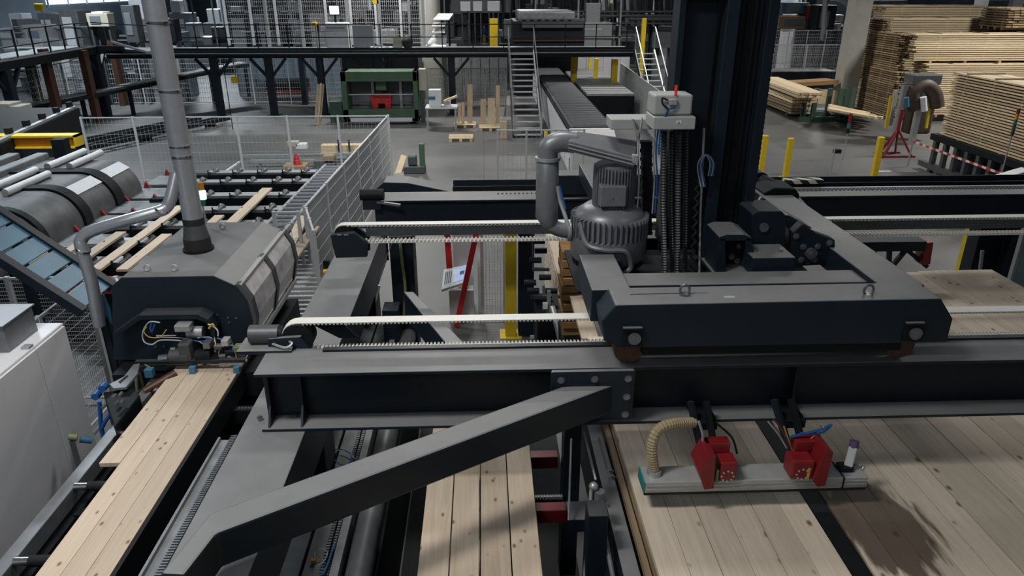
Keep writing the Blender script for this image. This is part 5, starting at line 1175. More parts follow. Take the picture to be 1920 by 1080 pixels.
# round grey column + bright chute
c = AZ(806, 128, 0); x = AY(806, 60, 42)[0]
one('round_column', MB().cyl((x, 42.5, 0), (x, 42.5, 7), .58, 28), 'concrete', 'thick round grey column behind the walkway', 'column', smooth=True)
t = thing('white_chute', 'bright white sloping chute plates right of the round column', 'chute', AY(830, 80, 38.5))
for k, (p4) in enumerate((((822, 25), (850, 25), (842, 36), (812, 36)), ((812, 42), (836, 42), (834, 48), (810, 48)), ((812, 54), (834, 54), (834, 60), (810, 60)), ((812, 66), (838, 66), (836, 88), (795, 88)))):
    a, b, c_, d = AY(*p4[0], 41), AY(*p4[1], 41), AY(*p4[2], 40), AY(*p4[3], 40)
    vs = [a, b, c_, d] + [(v[0], v[1], v[2] - .05) for v in (a, b, c_, d)]
    part('chute_plate', MB().add(vs, [(0, 1, 2, 3), (7, 6, 5, 4), (0, 4, 5, 1), (1, 5, 6, 2), (2, 6, 7, 3), (3, 7, 4, 0)]), 'white', t)
part('leg', MB().box(AY(842, 40, 41)[0] - .05, AY(842, 40, 41)[0] + .05, 40.9, 41.0, 0, AY(842, 26, 41)[2]), 'black', t)
for i, (a, b) in enumerate(((863, 882), (887, 904), (914, 937))):
    bx(a, 3, b, 21, 48, .6, 'white', '%s white box on the machine top right of the chute' % ('left', 'middle', 'right')[i], 'box', 'white_box')
p = AY(918, 35, 45); 
one('yellow_pillar', MB().box(p[0], AY(933, 35, 45)[0], 45, 45.3, 0, p[2]), 'yellow', 'yellow pillar behind the walkway right of the white boxes', 'pillar')
# small worker far behind
c = AZ(908, 80, 0); YP = c[1]
t = thing('person', 'distant person in blue top and orange trousers standing beyond the walkway', 'person', (c[0], YP, 0))
zf = 0
part('body', MB().tube([(c[0], YP, .75), (c[0], YP, .95), (c[0], YP, 1.2), (c[0], YP, 1.4), (c[0], YP, 1.47), (c[0], YP, 1.52), (c[0], YP - .01, 1.58), (c[0], YP - .01, 1.66), (c[0], YP, 1.74), (c[0], YP, 1.77)], 1, 12, True, [.13, .14, .17, .18, .08, .06, .085, .10, .08, .03]), 'skin', t, smooth=True)
part('jacket', MB().tube([(c[0], YP, .80), (c[0], YP, .95), (c[0], YP, 1.2), (c[0], YP, 1.4), (c[0], YP, 1.48)], 1, 12, True, [.17, .17, .19, .21, .09]), 'bluehose', t, smooth=True)
part('hair', MB().tube([(c[0], YP + .02, 1.66), (c[0], YP + .02, 1.72), (c[0], YP + .01, 1.78), (c[0], YP + .01, 1.80)], 1, 12, True, [.105, .10, .06, .02]), 'black', t, smooth=True)
part('leg', MB().tube([(c[0] - .09, YP, zf), (c[0] - .09, YP - .05, zf + .4), (c[0] - .08, YP, zf + .8)], 1, 8, True, [.06, .07, .1]), 'orange', t, smooth=True)
part('leg', MB().tube([(c[0] + .09, YP, zf), (c[0] + .09, YP - .05, zf + .4), (c[0] + .08, YP, zf + .8)], 1, 8, True, [.06, .07, .1]), 'orange', t, smooth=True)
part('arm', MB().tube([(c[0] - .2, YP, zf + 1.4), (c[0] - .27, YP - .05, zf + 1.1), (c[0] - .22, YP - .2, zf + .9)], 1, 8, True, [.06, .05, .04]), 'bluehose', t, smooth=True)
part('arm', MB().tube([(c[0] + .2, YP, zf + 1.4), (c[0] + .27, YP - .05, zf + 1.1), (c[0] + .22, YP - .2, zf + .9)], 1, 8, True, [.06, .05, .04]), 'bluehose', t, smooth=True)
# black machine behind walkway
t = thing('black_machine', 'large black machine block with orange rim behind the walkway centre', 'machine', AY(1020, 78, 42))
p = AY(962, 40, 42); q = AY(1096, 75, 42)
part('main_block', MB().box(p[0], q[0], 42, 46, 2.6, p[2]), 'black', t, .05)
part('rim', MB().box(p[0], q[0], 41.95, 42, q[2] - .06, q[2]), 'copper', t)
part('upper_band', MB().box(p[0] + .5, q[0] - .1, 41.9, 42, AY(1000, 52, 42)[2], AY(1000, 42, 42)[2]), 'motordark', t)
part('top_cover', MB().box(p[0] + .3, q[0] - .5, 42.5, 46, p[2], p[2] + .5), 'grate', t, .1)
part('stand', MB().box(p[0] + .2, q[0] - .2, 43, 45, 0, 2.6), 'black', t)
random.seed(21)
for k in range(9): x = p[0] + .3 + k * .42; part('top_fitting', MB().box(x, x + .22, 42.3, 42.6, p[2], p[2] + .12), 'motordark', t)
part('side_ladder', MB().box(p[0] - .5, p[0] - .1, 42, 42.3, 3.2, p[2] + .1), 'motordark', t, .03)
# long pipes and pylons at the top
t = thing('pipe_bridge', 'long horizontal dark pipes and struts crossing the top right of centre', 'pipe bridge', AY(1100, 25, 50))
for (x0, x1, py, r) in ((1000, 1280, 30, .10), (960, 1270, 22, .08), (1060, 1300, 44, .07), (1180, 1290, 36, .14)):
    part('pipe', MB().cyl(AY(x0, py, 50), AY(x1, py, 50), r, 10), 'motordark', t, smooth=True)
for k in range(26):
    px = 945 + k * 13; lean = random.uniform(-6, 6)
    part('strut', MB().bar(AY(px, 48 + random.uniform(-6, 4), 50.4), AY(px + lean, -12, 50.4), .1 + .12 * random.random(), .12), random.choice(('motordark', 'black', 'galv', 'navy', 'black')), t)
for i, (px0, px1, py0, py1, mt, lab) in enumerate(((1128, 1142, 0, 20, 'white', 'small white hopper high up right of centre'), (1172, 1186, -10, 30, 'dkgreen', 'green tank high up right of centre'), (1150, 1168, -10, 34, 'beige', 'beige tank high up right of centre'),
        (1096, 1130, 42, 58, 'white', 'white slanted cover behind the walkway'), (1216, 1226, 33, 43, 'orange', 'small orange box on the pipe bridge'), (1160, 1215, 50, 78, 'grate', 'grey machine housing behind the walkway right of the white cover'),
        (1225, 1262, 50, 90, 'wallgrey', 'grey machine housing just left of the mast top'), (845, 960, -10, 24, 'wallgrey', 'wide grey machine top behind the white boxes'), (640, 720, 108, 150, 'wallgrey', 'grey panel under the walkway behind the green machine'))):
    bx(px0, py0, px1, py1, 52 - i * .2 if py0 < 100 else 39, 1.2, mt, lab, 'machine part', 'machine_housing')
p = AY(1205, 34, 46); one('yellow_pillar', MB().box(p[0], p[0] + .25, 46, 46.25, 0, p[2]), 'yellow', 'thin yellow pillar behind the walkway near the mast', 'pillar')
num = ['first', 'second', 'third', 'fourth', 'fifth', 'sixth', 'seventh', 'eighth', 'ninth', 'tenth', 'eleventh', 'twelfth', 'thirteenth', 'fourteenth', 'fifteenth', 'sixteenth', 'seventeenth', 'eighteenth', 'nineteenth', 'twentieth', 'twenty-first', 'twenty-second', 'twenty-third', 'twenty-fourth', 'twenty-fifth', 'twenty-sixth']
# background machinery mass along the back
random.seed(33)
cols = ['motordark', 'black', 'grate', 'wallgrey', 'galv', 'navy', 'motor', 'cabinet']
spots = [(330, 40), (400, 30), (455, 46), (520, 34), (590, 44), (660, 30), (730, 44), (860, 60), (930, 56)]
for i in range(26):
    x = -30 + i * 3.0 + random.uniform(-.5, .5); y = 62 + random.uniform(-6, 14); w_ = random.uniform(1.6, 3.0); h = random.uniform(2.2, 5.6)
    if abs(x) < 4.5: y = 88
    t = thing('distant_machine', 'distant machine block along the hall back, %s from the left' % (num[i]), 'machine', (x, y, 0), 'distant machines')
    mt = random.choice(cols)
    part('body', MB().box(x - w_ / 2, x + w_ / 2, y, y + 2, 0, h), mt, t, .05)
    part('door', MB().box(x - w_ * .35, x - w_ * .02, y - .05, y, .3, h * .7), random.choice(cols), t, .02)
    part('top_unit', MB().box(x - w_ * .3, x + w_ * .2, y + .2, y + 1.4, h, h + random.uniform(.4, 1.6)), random.choice(cols), t, .04)
    part('pipe', MB().cyl((x + w_ * .4, y - .2, 0), (x + w_ * .4, y - .2, 9), .12, 10), random.choice(('galv', 'motordark', 'duct')), t, smooth=True)
    part('beam', MB().box(x - w_ * .7, x + w_ * .7, y - .3, y - .1, h * .55, h * .55 + .15), random.choice(('black', 'galv', 'yellow' if i % 7 == 0 else 'navy')), t)
# ---------------------------------------------------------------- floor objects beyond the fence
t = thing('green_press', 'green open-fronted machine frame with red tooling inside', 'machine', AZ(712, 235))
YG = 34.0
def Xg(px): return AY(px, 180, YG)[0]
x0, x1 = AY(641, 180, YG)[0], AY(783, 180, YG)[0]
def Zg(py): return AY(712, py, YG)[2]
part('left_post', MB().box(x0, x0 + .25, YG, YG + 1.2, .1, Zg(134)), 'green', t, .02)
part('right_post', MB().box(x1 - .2, x1, YG, YG + 1.2, .1, Zg(134)), 'green', t, .02)
part('top_beam', MB().box(x0, x1, YG, YG + 1.2, Zg(153), Zg(134)), 'green', t, .02)
part('front_sill', MB().box(x0, x1, YG, YG + .3, Zg(228), Zg(205)), 'green', t, .02)
part('floor_pan', MB().box(x0, x1, YG, YG + 1.2, .05, .25), 'motordark', t)
part('back_panel', MB().box(x0 + .2, x1 - .2, YG + 1.15, YG + 1.2, .2, Zg(150)), 'wallgrey', t)
for px in (700, 752): part('inner_post', MB().box(AY(px, 180, YG + 1)[0] - .06, AY(px, 180, YG + 1)[0] + .06, YG + .95, YG + 1.05, .2, 2.0), 'galv', t)
part('bar', MB().box(x0 + .2, x1 - .2, YG + .3, YG + .34, Zg(180), Zg(178)), 'wire', t)
for px, py, a, b in ((706, 187, .28, .18), (724, 187, .25, .18), (715, 180, .42, .1), (704, 198, .14, .14), (728, 198, .14, .14)):
    c = AY(px, py, YG + .5); part('red_tool', MB().box(c[0] - a, c[0] + a, YG + .4, YG + .8, c[2] - b, c[2] + b), 'redb', t, .04)
c = AY(714, 162, YG + .4); part('green_head', MB().box(c[0] - .25, c[0] + .25, YG + .4, YG + .8, c[2] - .2, c[2] + .3), 'green', t, .05)
part('foot', MB().box(x0 + .1, x0 + .4, YG, YG + 1.2, 0, .1).box(x1 - .4, x1 - .1, YG, YG + 1.2, 0, .1), 'black', t)
part('base_strip', MB().box(x0 + .3, x1 - .3, YG - .01, YG + .02, .12, .3), 'cabinet', t)
bx(784, 130, 799, 170, 34.3, .6, 'beige', 'beige electrical cabinet on the right flank of the green machine', 'cabinet', 'electric_cabinet')
p = AY(791, 170, 34.4); one('cabinet_post', MB().box(p[0] - .1, p[0] + .1, 34.4, 34.6, 0, p[2]), 'motordark', 'dark post under the beige electrical cabinet', 'post')
one('green_side_cover', MB().box(AY(636, 190, 34.2)[0] - .5, AY(641, 190, 34.2)[0], 34.3, 34.9, 0, 1.0), 'dkgreen', 'dark green low cover at the left of the green machine', 'cover', bev=.03)
t = thing('control_desk', 'small white machine box on a table right of the green machine', 'table', AZ(830, 230))
p = AY(797, 202, 32.6); q = AY(857, 202, 32.6)
part('table_top', MB().box(p[0], q[0], 32.6, 33.6, p[2] - .06, p[2]), 'cabinet', t)
for x in (p[0] + .08, q[0] - .08): part('leg', MB().box(x - .04, x + .04, 32.65, 32.75, 0, p[2] - .06), 'galv', t)
bx(803, 169, 827, 196, 32.8, .5, 'white', 'white box with blue label standing on the table', 'box', 'white_machine_box', zmin=p[2])
bx(803, 181, 816, 187, 32.78, .02, 'blue', 'blue label plate on the white box', 'label', 'label_plate', bev=0)
bx(832, 190, 845, 200, 32.9, .3, 'white', 'small white carton on the table behind offcuts', 'carton', 'carton', zmin=p[2])
one('offcut_boards', MB().bar(AY(832, 190, 32.8), AY(857, 180, 32.8), .3, .08), 'woodx', 'short pine offcuts leaning on the small white carton', 'offcuts')
# leaning boards
for i, (px0, px1, py0, py1, y) in enumerate(((595, 599, 158, 230, 33.8), (600, 604, 156, 230, 33.8), (605, 608, 158, 228, 33.8), (858, 864, 194, 232, 32.0), (865, 871, 192, 234, 32.0), (876, 886, 158, 232, 32.2), (901, 911, 186, 234, 32.2), (915, 928, 184, 236, 32.2), (930, 937, 160, 230, 32.4))):
    b = AZ((px0 + px1) / 2 + (-6 if i < 3 else 0), py1 + 4, .02); a = AY((px0 + px1) / 2, py0, b[1] + .45); y = a[1]; w_ = abs(AY(px1, py0, y)[0] - AY(px0, py0, y)[0])
    one('leaning_board', MB().bar((b[0], b[1], .02), (a[0], y, a[2]), w_, .05, up=(0, 1, 0)), 'woodz', '%s upright pine board from the left among the leaning boards beyond the fence' % ordn[i], 'board', 'leaning boards beyond the fence')
for i, (px, py, n_) in enumerate(((872, 240, 'pallet with small blocks below the leaning boards'), (864, 266, 'pallet of pale battens on the open floor'), (920, 246, 'low pallet in front of the wide leaning boards'))):
    c = AZ(px, py, 0); t = thing('pallet', n_, 'pallet', c, 'small pallets')
    for k in range(5): part('slat', MB().box(c[0] - .5, c[0] + .5, c[1] + k * .19, c[1] + k * .19 + .12, .12, .15), 'woodx', t)
    for x in (-.48, -.06, .36): part('block', MB().box(c[0] + x, c[0] + x + .12, c[1], c[1] + .88, 0, .12), 'woodx', t)
one('pine_post', MB().box(AY(938, 230, 30.4)[0], AY(950, 230, 30.4)[0], 30.4, 30.6, 0, AY(944, 228, 30.4)[2]), 'woodz', 'short pale upright board left of the stairs foot', 'board')
# board and green post by fence
a = AZ(745, 335, .05); b = AY(757, 292, 25.6)
one('leaning_board', MB().bar(AY(744, 332, 24.4), b, .2, .05, up=(0, 1, 0)), 'woodz', 'single pale board leaning by the corner of the long mesh fence', 'board')
t = thing('green_stanchion', 'dark green posts with dark offcuts beside the single leaning board', 'rack', AZ(785, 338))
p = AY(785, 270, 24.5); q = AY(798, 335, 24.5)
part('post', MB().box(p[0], q[0], 24.5, 24.7, 0, p[2]), 'green', t, .02)
part('base', MB().box(p[0] - .55, q[0], 24.4, 24.9, 0, .25), 'motordark', t, .03)
part('clamp', MB().box(p[0] - .4, p[0] - .1, 24.5, 24.8, .25, .6), 'motordark', t, .06)
# roller conveyor
t = thing('roller_conveyor', 'long dark roller conveyor with pale side plates receding behind the blower', 'conveyor', (3.7, 34, 0))
for k in range(46):
    y = 24.9 + k * .42; part('roller', MB().cyl((3.05, y, 1.46), (4.33, y, 1.46), .15, 10), 'motordark', t, smooth=True)
part('side_frame', MB().box(4.33, 4.42, 24.5, 44, 1.3, 1.55), 'black', t)
part('side_frame', MB().box(2.94, 3.05, 24.5, 44, 1.3, 1.55), 'motordark', t)
part('side_panel', MB().box(2.90, 2.94, 24.5, 44, 0.05, 1.38), 'cabinet', t)
part('front_plate', MB().box(2.9, 4.42, 24.42, 24.5, .5, 1.5), 'cabinet', t)
part('front_cover', MB().prism([(24.42, 1.5), (23.7, 1.25), (23.7, .1), (24.42, .1)], 0, 2.95, 4.4), 'boxgrey', t)
part('wheel_strip', MB().box(2.86, 2.90, 24.5, 44, 1.40, 1.50), 'black', t)
t = thing('roller_conveyor', 'pale grey roller deck beyond and right of the dark roller conveyor', 'conveyor', (5.6, 38, 0))
for k in range(18):
    y = 33.5 + k * .62; part('roller', MB().box(4.75, 6.9, y, y + .42, 1.3, 1.4), 'galv', t)
part('bed', MB().box(4.75, 6.9, 33.4, 44.5, 0, 1.28), 'black', t)
fence((7.0, 26.5), (7.6, 41), 0, 2.0, 7, 'pale grey dense mesh fence right of the roller conveyors', vp=.035, wr=.018, hp=.1)
t = bollard(1115, 196, 110, 'yellow post standing beyond the dark roller conveyor', .22)
t = bollard(1104, 176, 103, 'orange-yellow post partly behind the other one beyond the roller conveyor', .14)
bollard(1077, 122, 104, 'small yellow post behind the stair top under the walkway', .3, y=38.5)
bollard(1153, 128, 112, 'short yellow post behind the pale mesh fence', .3, y=37.5)
p = AY(1024, 240, 24.2); one('emergency_button', MB().box(p[0] - .05, p[0] + .05, 24.2, 24.4, p[2] - .35, p[2] - .1), 'yellow', 'tiny yellow push button box on the pale conveyor side', 'button'); one('button_post', MB().box(p[0] - .02, p[0] + .02, 24.3, 24.35, 0, p[2] - .35), 'galv', 'thin post carrying the tiny yellow push button box', 'post')
# under-walkway panels and fence at back
fence((AZ(800, 132, 1.6)[0], 38.5), (AZ(945, 132, 1.6)[0], 38.5), 0, 2.0, 4, 'light grey mesh fence under the walkway right of the green machine', vp=.1, wr=.012, hp=.2)
fence((-24, 40.5), (-6.5, 40.5), 0, 2.4, 9, 'long light grey mesh fence under the walkway at left', vp=.12, wr=.014, hp=.25)
fence((-19.6, 20), (-19.6, 38), 0, 2.6, 8, 'light grey mesh fence at the far left under the side walkway', vp=.1, wr=.012, hp=.25)
t = thing('inclined_conveyor', 'dark inclined conveyor frame under the walkway at left', 'conveyor', (-16, 38, 0))
part('bed', MB().bar((-20, 33, 1.0), (-13.5, 43, 1.8), 1.0, .15), 'black', t)
part('bed_top', MB().bar((-20, 33, 1.12), (-13.5, 43, 1.92), .7, .06), 'grate', t)
for f in (0, .2, .4, .6, .8, 1): part('leg', MB().box(-20 + 6.5 * f, -19.85 + 6.5 * f, 33 + 10 * f, 33.15 + 10 * f, 0, 1.0 + .8 * f), 'navy', t)
t = thing('dark_trolley', 'dark open trolley under the walkway with red edge', 'trolley', AZ(530, 190))
c = AZ(540, 190)
part('tray', MB().box(c[0] - 1.2, c[0] + 1.0, c[1], c[1] + 1.5, .35, .6), 'maroon', t, .02)
part('frame', MB().box(c[0] - 1.2, c[0] + 1.0, c[1] + .1, c[1] + 1.4, .6, 1.1), 'black', t, .05)
part('wheel', MB().cyl((c[0] - 1, c[1], .15), (c[0] - .9, c[1], .15), .15, 10), 'black', t)
for i, (px, pt, pb, y, mt, lab) in enumerate(((75, 92, 122, 33, 'copper', 'rust red post behind the side walkway'), (44, 95, 128, 34, 'navy', 'dark blue post behind the side walkway'), (150, 95, 130, 35, 'copper', 'brown post close to the walkway corner'), (205, 78, 105, 40, 'copper', 'rust post beyond the walkway corner'), (562, 105, 200, 40, 'navy', 'dark post behind the leaning board trio'), (700, 105, 150, 39.4, 'black', 'black cabinet edge under the walkway'), (750, 105, 150, 39.5, 'black', 'black cabinet under the walkway left of the beige cabinet'))):
    p = AY(px, pt, y); one('rear_post', MB().box(p[0] - (.14 if i < 5 else .9), p[0] + (.14 if i < 5 else .9), y, y + .4, 0, p[2]), mt, lab, 'post', bev=.01)
for i, (px, py, y, lab) in enumerate(((72, 14, 34, 'yellow lamp box above the side walkway'), (440, 150, 36.7, 'yellow hanging push-button box under the walkway'), (705, 2, 39, 'yellow sign on the fence behind the walkway'))):
    c = AY(px, py, y); t = thing('yellow_box', lab, 'box', c); part('housing', MB().box(c[0] - .18, c[0] + .14, y, y + .2, c[2] - .15, c[2] + .15), 'yellow', t, .02); part('pole', MB().box(c[0] - .03, c[0] + .01, y + .2, y + .25, *((c[2], 3.0) if i == 1 else (3.28 if i == 0 else 3.0, c[2] + .1))), 'galv', t)
c = AY(420, 130, 33); one('hanging_cable', MB().cyl((c[0], 33, .0), (c[0], 33, 2.9), .02, 6), 'black', 'thin black cable hanging down under the walkway', 'cable')
for i, (a, b, mt, lab) in enumerate((((160, 25), (205, 50), 'beige', 'yellowish machine on the far side of the side walkway'), ((170, 22), (195, 34), 'white', 'white machine top on the yellowish machine'), ((225, 10), (262, 80), 'motordark', 'dark ladder frame left of the tall duct'), ((300, 36), (332, 78), 'black', 'black frame right of the tall duct'))):
    bx(a[0], a[1], b[0], b[1], 40 + i * .3, .8, mt, lab, 'machine part', 'machine_block')

# partitions and blocks filling the space under and behind the walkways
for i, (px0, px1, py0, y, mt, lab) in enumerate(((440, 636, 106, 44, 'wallblue', 'blue-grey sheet partition under the walkway at left'), (640, 790, 106, 42, 'motordark', 'dark partition behind the green machine'),
        (795, 950, 108, 43, 'grate', 'grey louvred partition under the walkway right of the green machine'), (1005, 1180, 106, 47, 'cabinet', 'pale partition at the far end of the roller conveyors'), (0, 190, 100, 52, 'wallblue', 'blue-grey partition far behind the side walkway'))):
    p = AY(px0, py0, y); q = AY(px1, py0, y)
    t = thing('partition', lab, 'partition', ((p[0] + q[0]) / 2, y, 0)); n = max(6, int((q[0] - p[0]) / .5))
    part('sheet', MB().box(p[0], q[0], y, y + .06, 0.02, p[2]), mt, t)
    for k in range(n + 1): x = p[0] + (q[0] - p[0]) * k / n; part('rib', MB().box(x - .03, x + .03, y - .05, y, .02, p[2]), mt, t)
random.seed(51)
for i in range(22):
    px = 15 + i * 14.5 + random.uniform(-5, 5); y = random.uniform(39, 56); top = random.uniform(4, 150) if i % 2 else random.uniform(120, 180)
    p = AY(px, top, y); w_ = random.uniform(.5, 1.5); h = max(1.0, min(p[2], 5.2))
    t = thing('machine_block', 'machine block in the cluttered upper left background, %s from the left' % num[i], 'machine', (p[0], y, 0), 'machine blocks at the upper left')
    part('body', MB().box(p[0] - w_ / 2, p[0] + w_ / 2, y, y + 1.2, 0, h), random.choice(('wallblue', 'galv', 'cabinet', 'motordark', 'wallblue', 'grate')), t, .04)
    part('panel', MB().box(p[0] - w_ * .4, p[0] + w_ * .1, y - .04, y, h * .3, h * .8), random.choice(('galv', 'white', 'navy', 'motordark', 'cabinet')), t, .02)
    part('beam', MB().box(p[0] - w_ * 1.2, p[0] + w_ * 1.2, y - .15, y - .05, h * .85, h * .85 + .08), random.choice(('galv', 'navy', 'white')), t)
for i in range(24):
    px = 300 + i * 37 + random.uniform(-8, 8); y = random.uniform(48, 58)
    if 860 < px < 960: y = 89
    p = AY(px, random.uniform(20, 75), y); w_ = random.uniform(.8, 2.2)
    t = thing('machine_block', 'machine block in the cluttered background behind the crossing walkway, %s from the left' % num[i], 'machine', (p[0], y, 0), 'machine blocks behind the crossing walkway')
    part('body', MB().box(p[0] - w_ / 2, p[0] + w_ / 2, y, y + 1.5, 0, p[2]), random.choice(('motordark', 'black', 'grate', 'navy', 'wallgrey', 'galv')), t, .04)
    part('top_unit', MB().box(p[0] - w_ * .35, p[0] + w_ * .1, y + .1, y + .9, p[2], p[2] + random.uniform(.3, 1.2)), random.choice(('galv', 'motordark', 'cabinet', 'black', 'navy')), t, .03)
    part('panel', MB().box(p[0] - w_ * .4, p[0] + w_ * .2, y - .04, y, p[2] * .45, p[2] * .9), random.choice(('galv', 'cabinet', 'navy', 'motordark', 'grate')), t, .02)
    part('rail', MB().box(p[0] - w_ * 1.1, p[0] + w_ * 1.1, y - .2, y - .12, p[2] * .75, p[2] * .75 + .07), random.choice(('galv', 'black', 'motordark')), t)
    part('upright', MB().box(p[0] + w_ * .7, p[0] + w_ * .7 + .1, y - .2, y - .1, 0, 8), random.choice(('galv', 'motordark', 'wire')), t)
for i in range(9):
    px = 8 + i * 19 + random.uniform(-4, 4); y = random.uniform(44, 54); p = AY(px, random.uniform(8, 60), y); w_ = random.uniform(.7, 1.4)
    t = thing('machine_block', 'machine block showing above the side walkway railing, %s from the left' % num[i], 'machine', (p[0], y, 0), 'machine blocks above the side walkway')
    part('body', MB().box(p[0] - w_ / 2, p[0] + w_ / 2, y, y + 1.2, 0, p[2]), ('galv', 'cabinet', 'wallgrey', 'galv', 'motor', 'white', 'grate', 'galv', 'motordark')[i], t, .04)
    part('panel', MB().box(p[0] - w_ * .35, p[0] + w_ * .15, y - .04, y, p[2] * .55, p[2] * .92), ('white', 'motordark', 'galv', 'wallblue', 'cabinet', 'motor', 'white', 'navy', 'galv')[i], t, .02)
    part('rail', MB().box(p[0] - w_, p[0] + w_, y - .12, y - .06, p[2] * .8, p[2] * .8 + .07), 'galv', t)
# low grey conveyors on the floor at the left, beyond the fence
for i, (xa_, ya_, xb_, yb_, lab) in enumerate(((-17.5, 26.5, -13.6, 34.5, 'long low dark conveyor track on the floor left of the tall duct'), (-16.2, 26.5, -12.3, 34.5, 'second low dark conveyor track on the floor nearer the duct'))):
    t = thing('floor_track', lab, 'conveyor', (xa_, ya_, 0))
    for o in (0, .5): part('track_rail', MB().bar((xa_ + o, ya_, .25), (xb_ + o, yb_, .25), .12, .16), 'black', t)
    for k in range(14): f = k / 13; x = xa_ + (xb_ - xa_) * f; y = ya_ + (yb_ - ya_) * f; part('cross_bar', MB().box(x, x + .5, y, y + .12, .17, .25), 'motordark', t)
    for f in (.1, .5, .9): x = xa_ + (xb_ - xa_) * f; y = ya_ + (yb_ - ya_) * f; part('foot', MB().box(x, x + .5, y, y + .1, 0, .17), 'black', t)
# ---------------------------------------------------------------- right hand background
def lumber(name, lab, x0, y0, z0, nx, nz, bw, bh, ln, axis, mt='woodx', stick=4, jit=.12, gx=.012, gz=.018, base=True, grp='lumber stacks at the right'):
    """boards lie along `axis` (0 = x, 1 = y)"""
    t = thing(name, lab, 'lumber stack', (x0, y0, 0), grp)
    me = meshdata('board', MB().box(0, ln, 0, bw, 0, bh) if axis == 0 else MB().box(0, bw, 0, ln, 0, bh), mt)
    for k in range(nz):
        for i in range(nx):
            j = random.uniform(-jit, jit)
            if axis == 0: sub(me, 'board', t, (x0 + j, y0 + i * (bw + gx), z0 + k * (bh + gz)))
            else: sub(me, 'board', t, (x0 + i * (bw + gx) + random.uniform(-.008, .008), y0 + j, z0 + k * (bh + gz)))
    h = nz * (bh + gz)
    if gz > .012:
        m = MB()
        for k in range(nz):
            z = z0 + k * (bh + gz) + bh
            for s in range(stick):
                f = (s + .5) / stick
                if axis == 0: m.box(x0 + ln * f, x0 + ln * f + .08, y0 + .02, y0 + nx * (bw + gx) - .02, z, z + gz)
                else: m.box(x0 + .02, x0 + nx * (bw + gx) - .02, y0 + ln * f, y0 + ln * f + .08, z, z + gz)
        part('stickers', m, 'woodend', t, kind='stuff')
    if base:
        for s in range(4):
            f = (s + .5) / 4
            if axis == 0: part('bearer', MB().box(x0 + ln * f, x0 + ln * f + .12, y0, y0 + nx * (bw + gx), max(0, z0 - .12), z0), 'woodend', t)
            else: part('bearer', MB().box(x0, x0 + nx * (bw + gx), y0 + ln * f, y0 + ln * f + .12, max(0, z0 - .12), z0), 'woodend', t)
    return t
random.seed(77)
# big nearer stack on a dark support, boards along y
lumber('lumber_stack', 'large board stack with open layers nearest on the right, on dark supports', 15.5, 15.8, 1.30, 4, 24, .30, .046, 8.2, 1, 'woodx', 6, .08, .02, .040)
t = thing('stack_cradle', 'dark steel cradle with many uprights under the large right stack', 'cradle', (16, 20, 0))
part('top_rail', MB().box(15.35, 16.6, 15.6, 24.3, 1.08, 1.28), 'black', t)
part('low_rail', MB().box(15.3, 15.5, 15.6, 24.6, 0.12, .30), 'motordark', t)
for k in range(15): part('upright', MB().box(15.35, 15.5, 15.8 + k * .58, 15.95 + k * .58, 0, 1.1), 'motordark', t)
part('back_panel', MB().box(16.4, 16.5, 15.6, 24.3, 0, 1.1), 'black', t)
# rear stacks
def pxstack(lab, px0, px1, pyt, pyb, y, axis, n, bw, depth, bh, gz, mt, jit):
    a = AY(px0, pyb, y); b = AY(px1, pyt, y); nz = max(3, int(round((b[2] - a[2]) / (bh + gz))))
    if axis == 0: lumber('lumber_stack', lab, a[0], y, a[2], n, nz, bw, bh, b[0] - a[0], 0, mt, 3, jit, .02, gz)
    else: lumber('lumber_stack', lab, a[0], y, a[2], n, nz, (b[0] - a[0]) / n - .015, bh, depth, 1, mt, 3, jit, .015, gz)
pxstack('wide pale board stack in the upper right, long sides facing us', 1710, 1985, 60, 114, 34.0, 0, 3, .4, 0, .062, .030, 'woodx', .12)
pxstack('wide pale board stack directly under the upper one at the right', 1722, 1995, 119, 215, 33.6, 0, 3, .4, 0, .062, .030, 'woodx', .10)
pxstack('flat top bundle of pale boards highest in the upper right corner', 1656, 1852, 10, 31, 40.0, 0, 4, .4, 0, .09, .022, 'woodx', .12)
pxstack('second pale bundle just under the highest one at upper right', 1668, 1885, 33, 60, 38.0, 0, 4, .4, 0, .09, .022, 'woodx', .15)
pxstack('low pale bundle hidden behind the second one at upper right', 1672, 1885, 62, 190, 38.4, 0, 2, .4, 0, .09, .03, 'woodx', .15)
pxstack('tall stack of board ends next to the wide pale stack, upper bundle', 1678, 1708, 62, 132, 34.6, 1, 6, .16, 3.0, .055, .042, 'woodend', .12)
pxstack('stack of board ends under the upper bundle next to the wide stack', 1664, 1716, 134, 232, 34.2, 1, 8, .16, 3.0, .055, .042, 'woodend', .12)
pxstack('stack of board ends directly right of the concrete column, upper bundle', 1650, 1674, 34, 84, 36.6, 1, 5, .16, 2.0, .055, .045, 'woodend', .10)
pxstack('stack of board ends directly right of the concrete column, middle bundle', 1641, 1668, 86, 150, 36.4, 1, 5, .16, 2.0, .055, .045, 'woodend', .10)
pxstack('stack of board ends directly right of the concrete column, lowest bundle', 1634, 1662, 152, 215, 36.2, 1, 5, .16, 2.0, .055, .045, 'woodend', .10)
pxstack('small dark stack of board ends in the top right corner', 1886, 1960, 14, 52, 35.2, 1, 6, .2, 2.0, .07, .04, 'woodend', .10)
for (px0, px1, py, y, lab) in ((1662, 1848, 32, 40.1, 'dark support block under the highest pale bundle'), (1888, 1958, 53, 35.4, 'dark support block under the small corner stack')):
    a = AY(px0, py, y); b = AY(px1, py, y); one('stack_support', MB().box(a[0], b[0], y, y + 1.2, 0, a[2] - .12), 'black', lab, 'support')
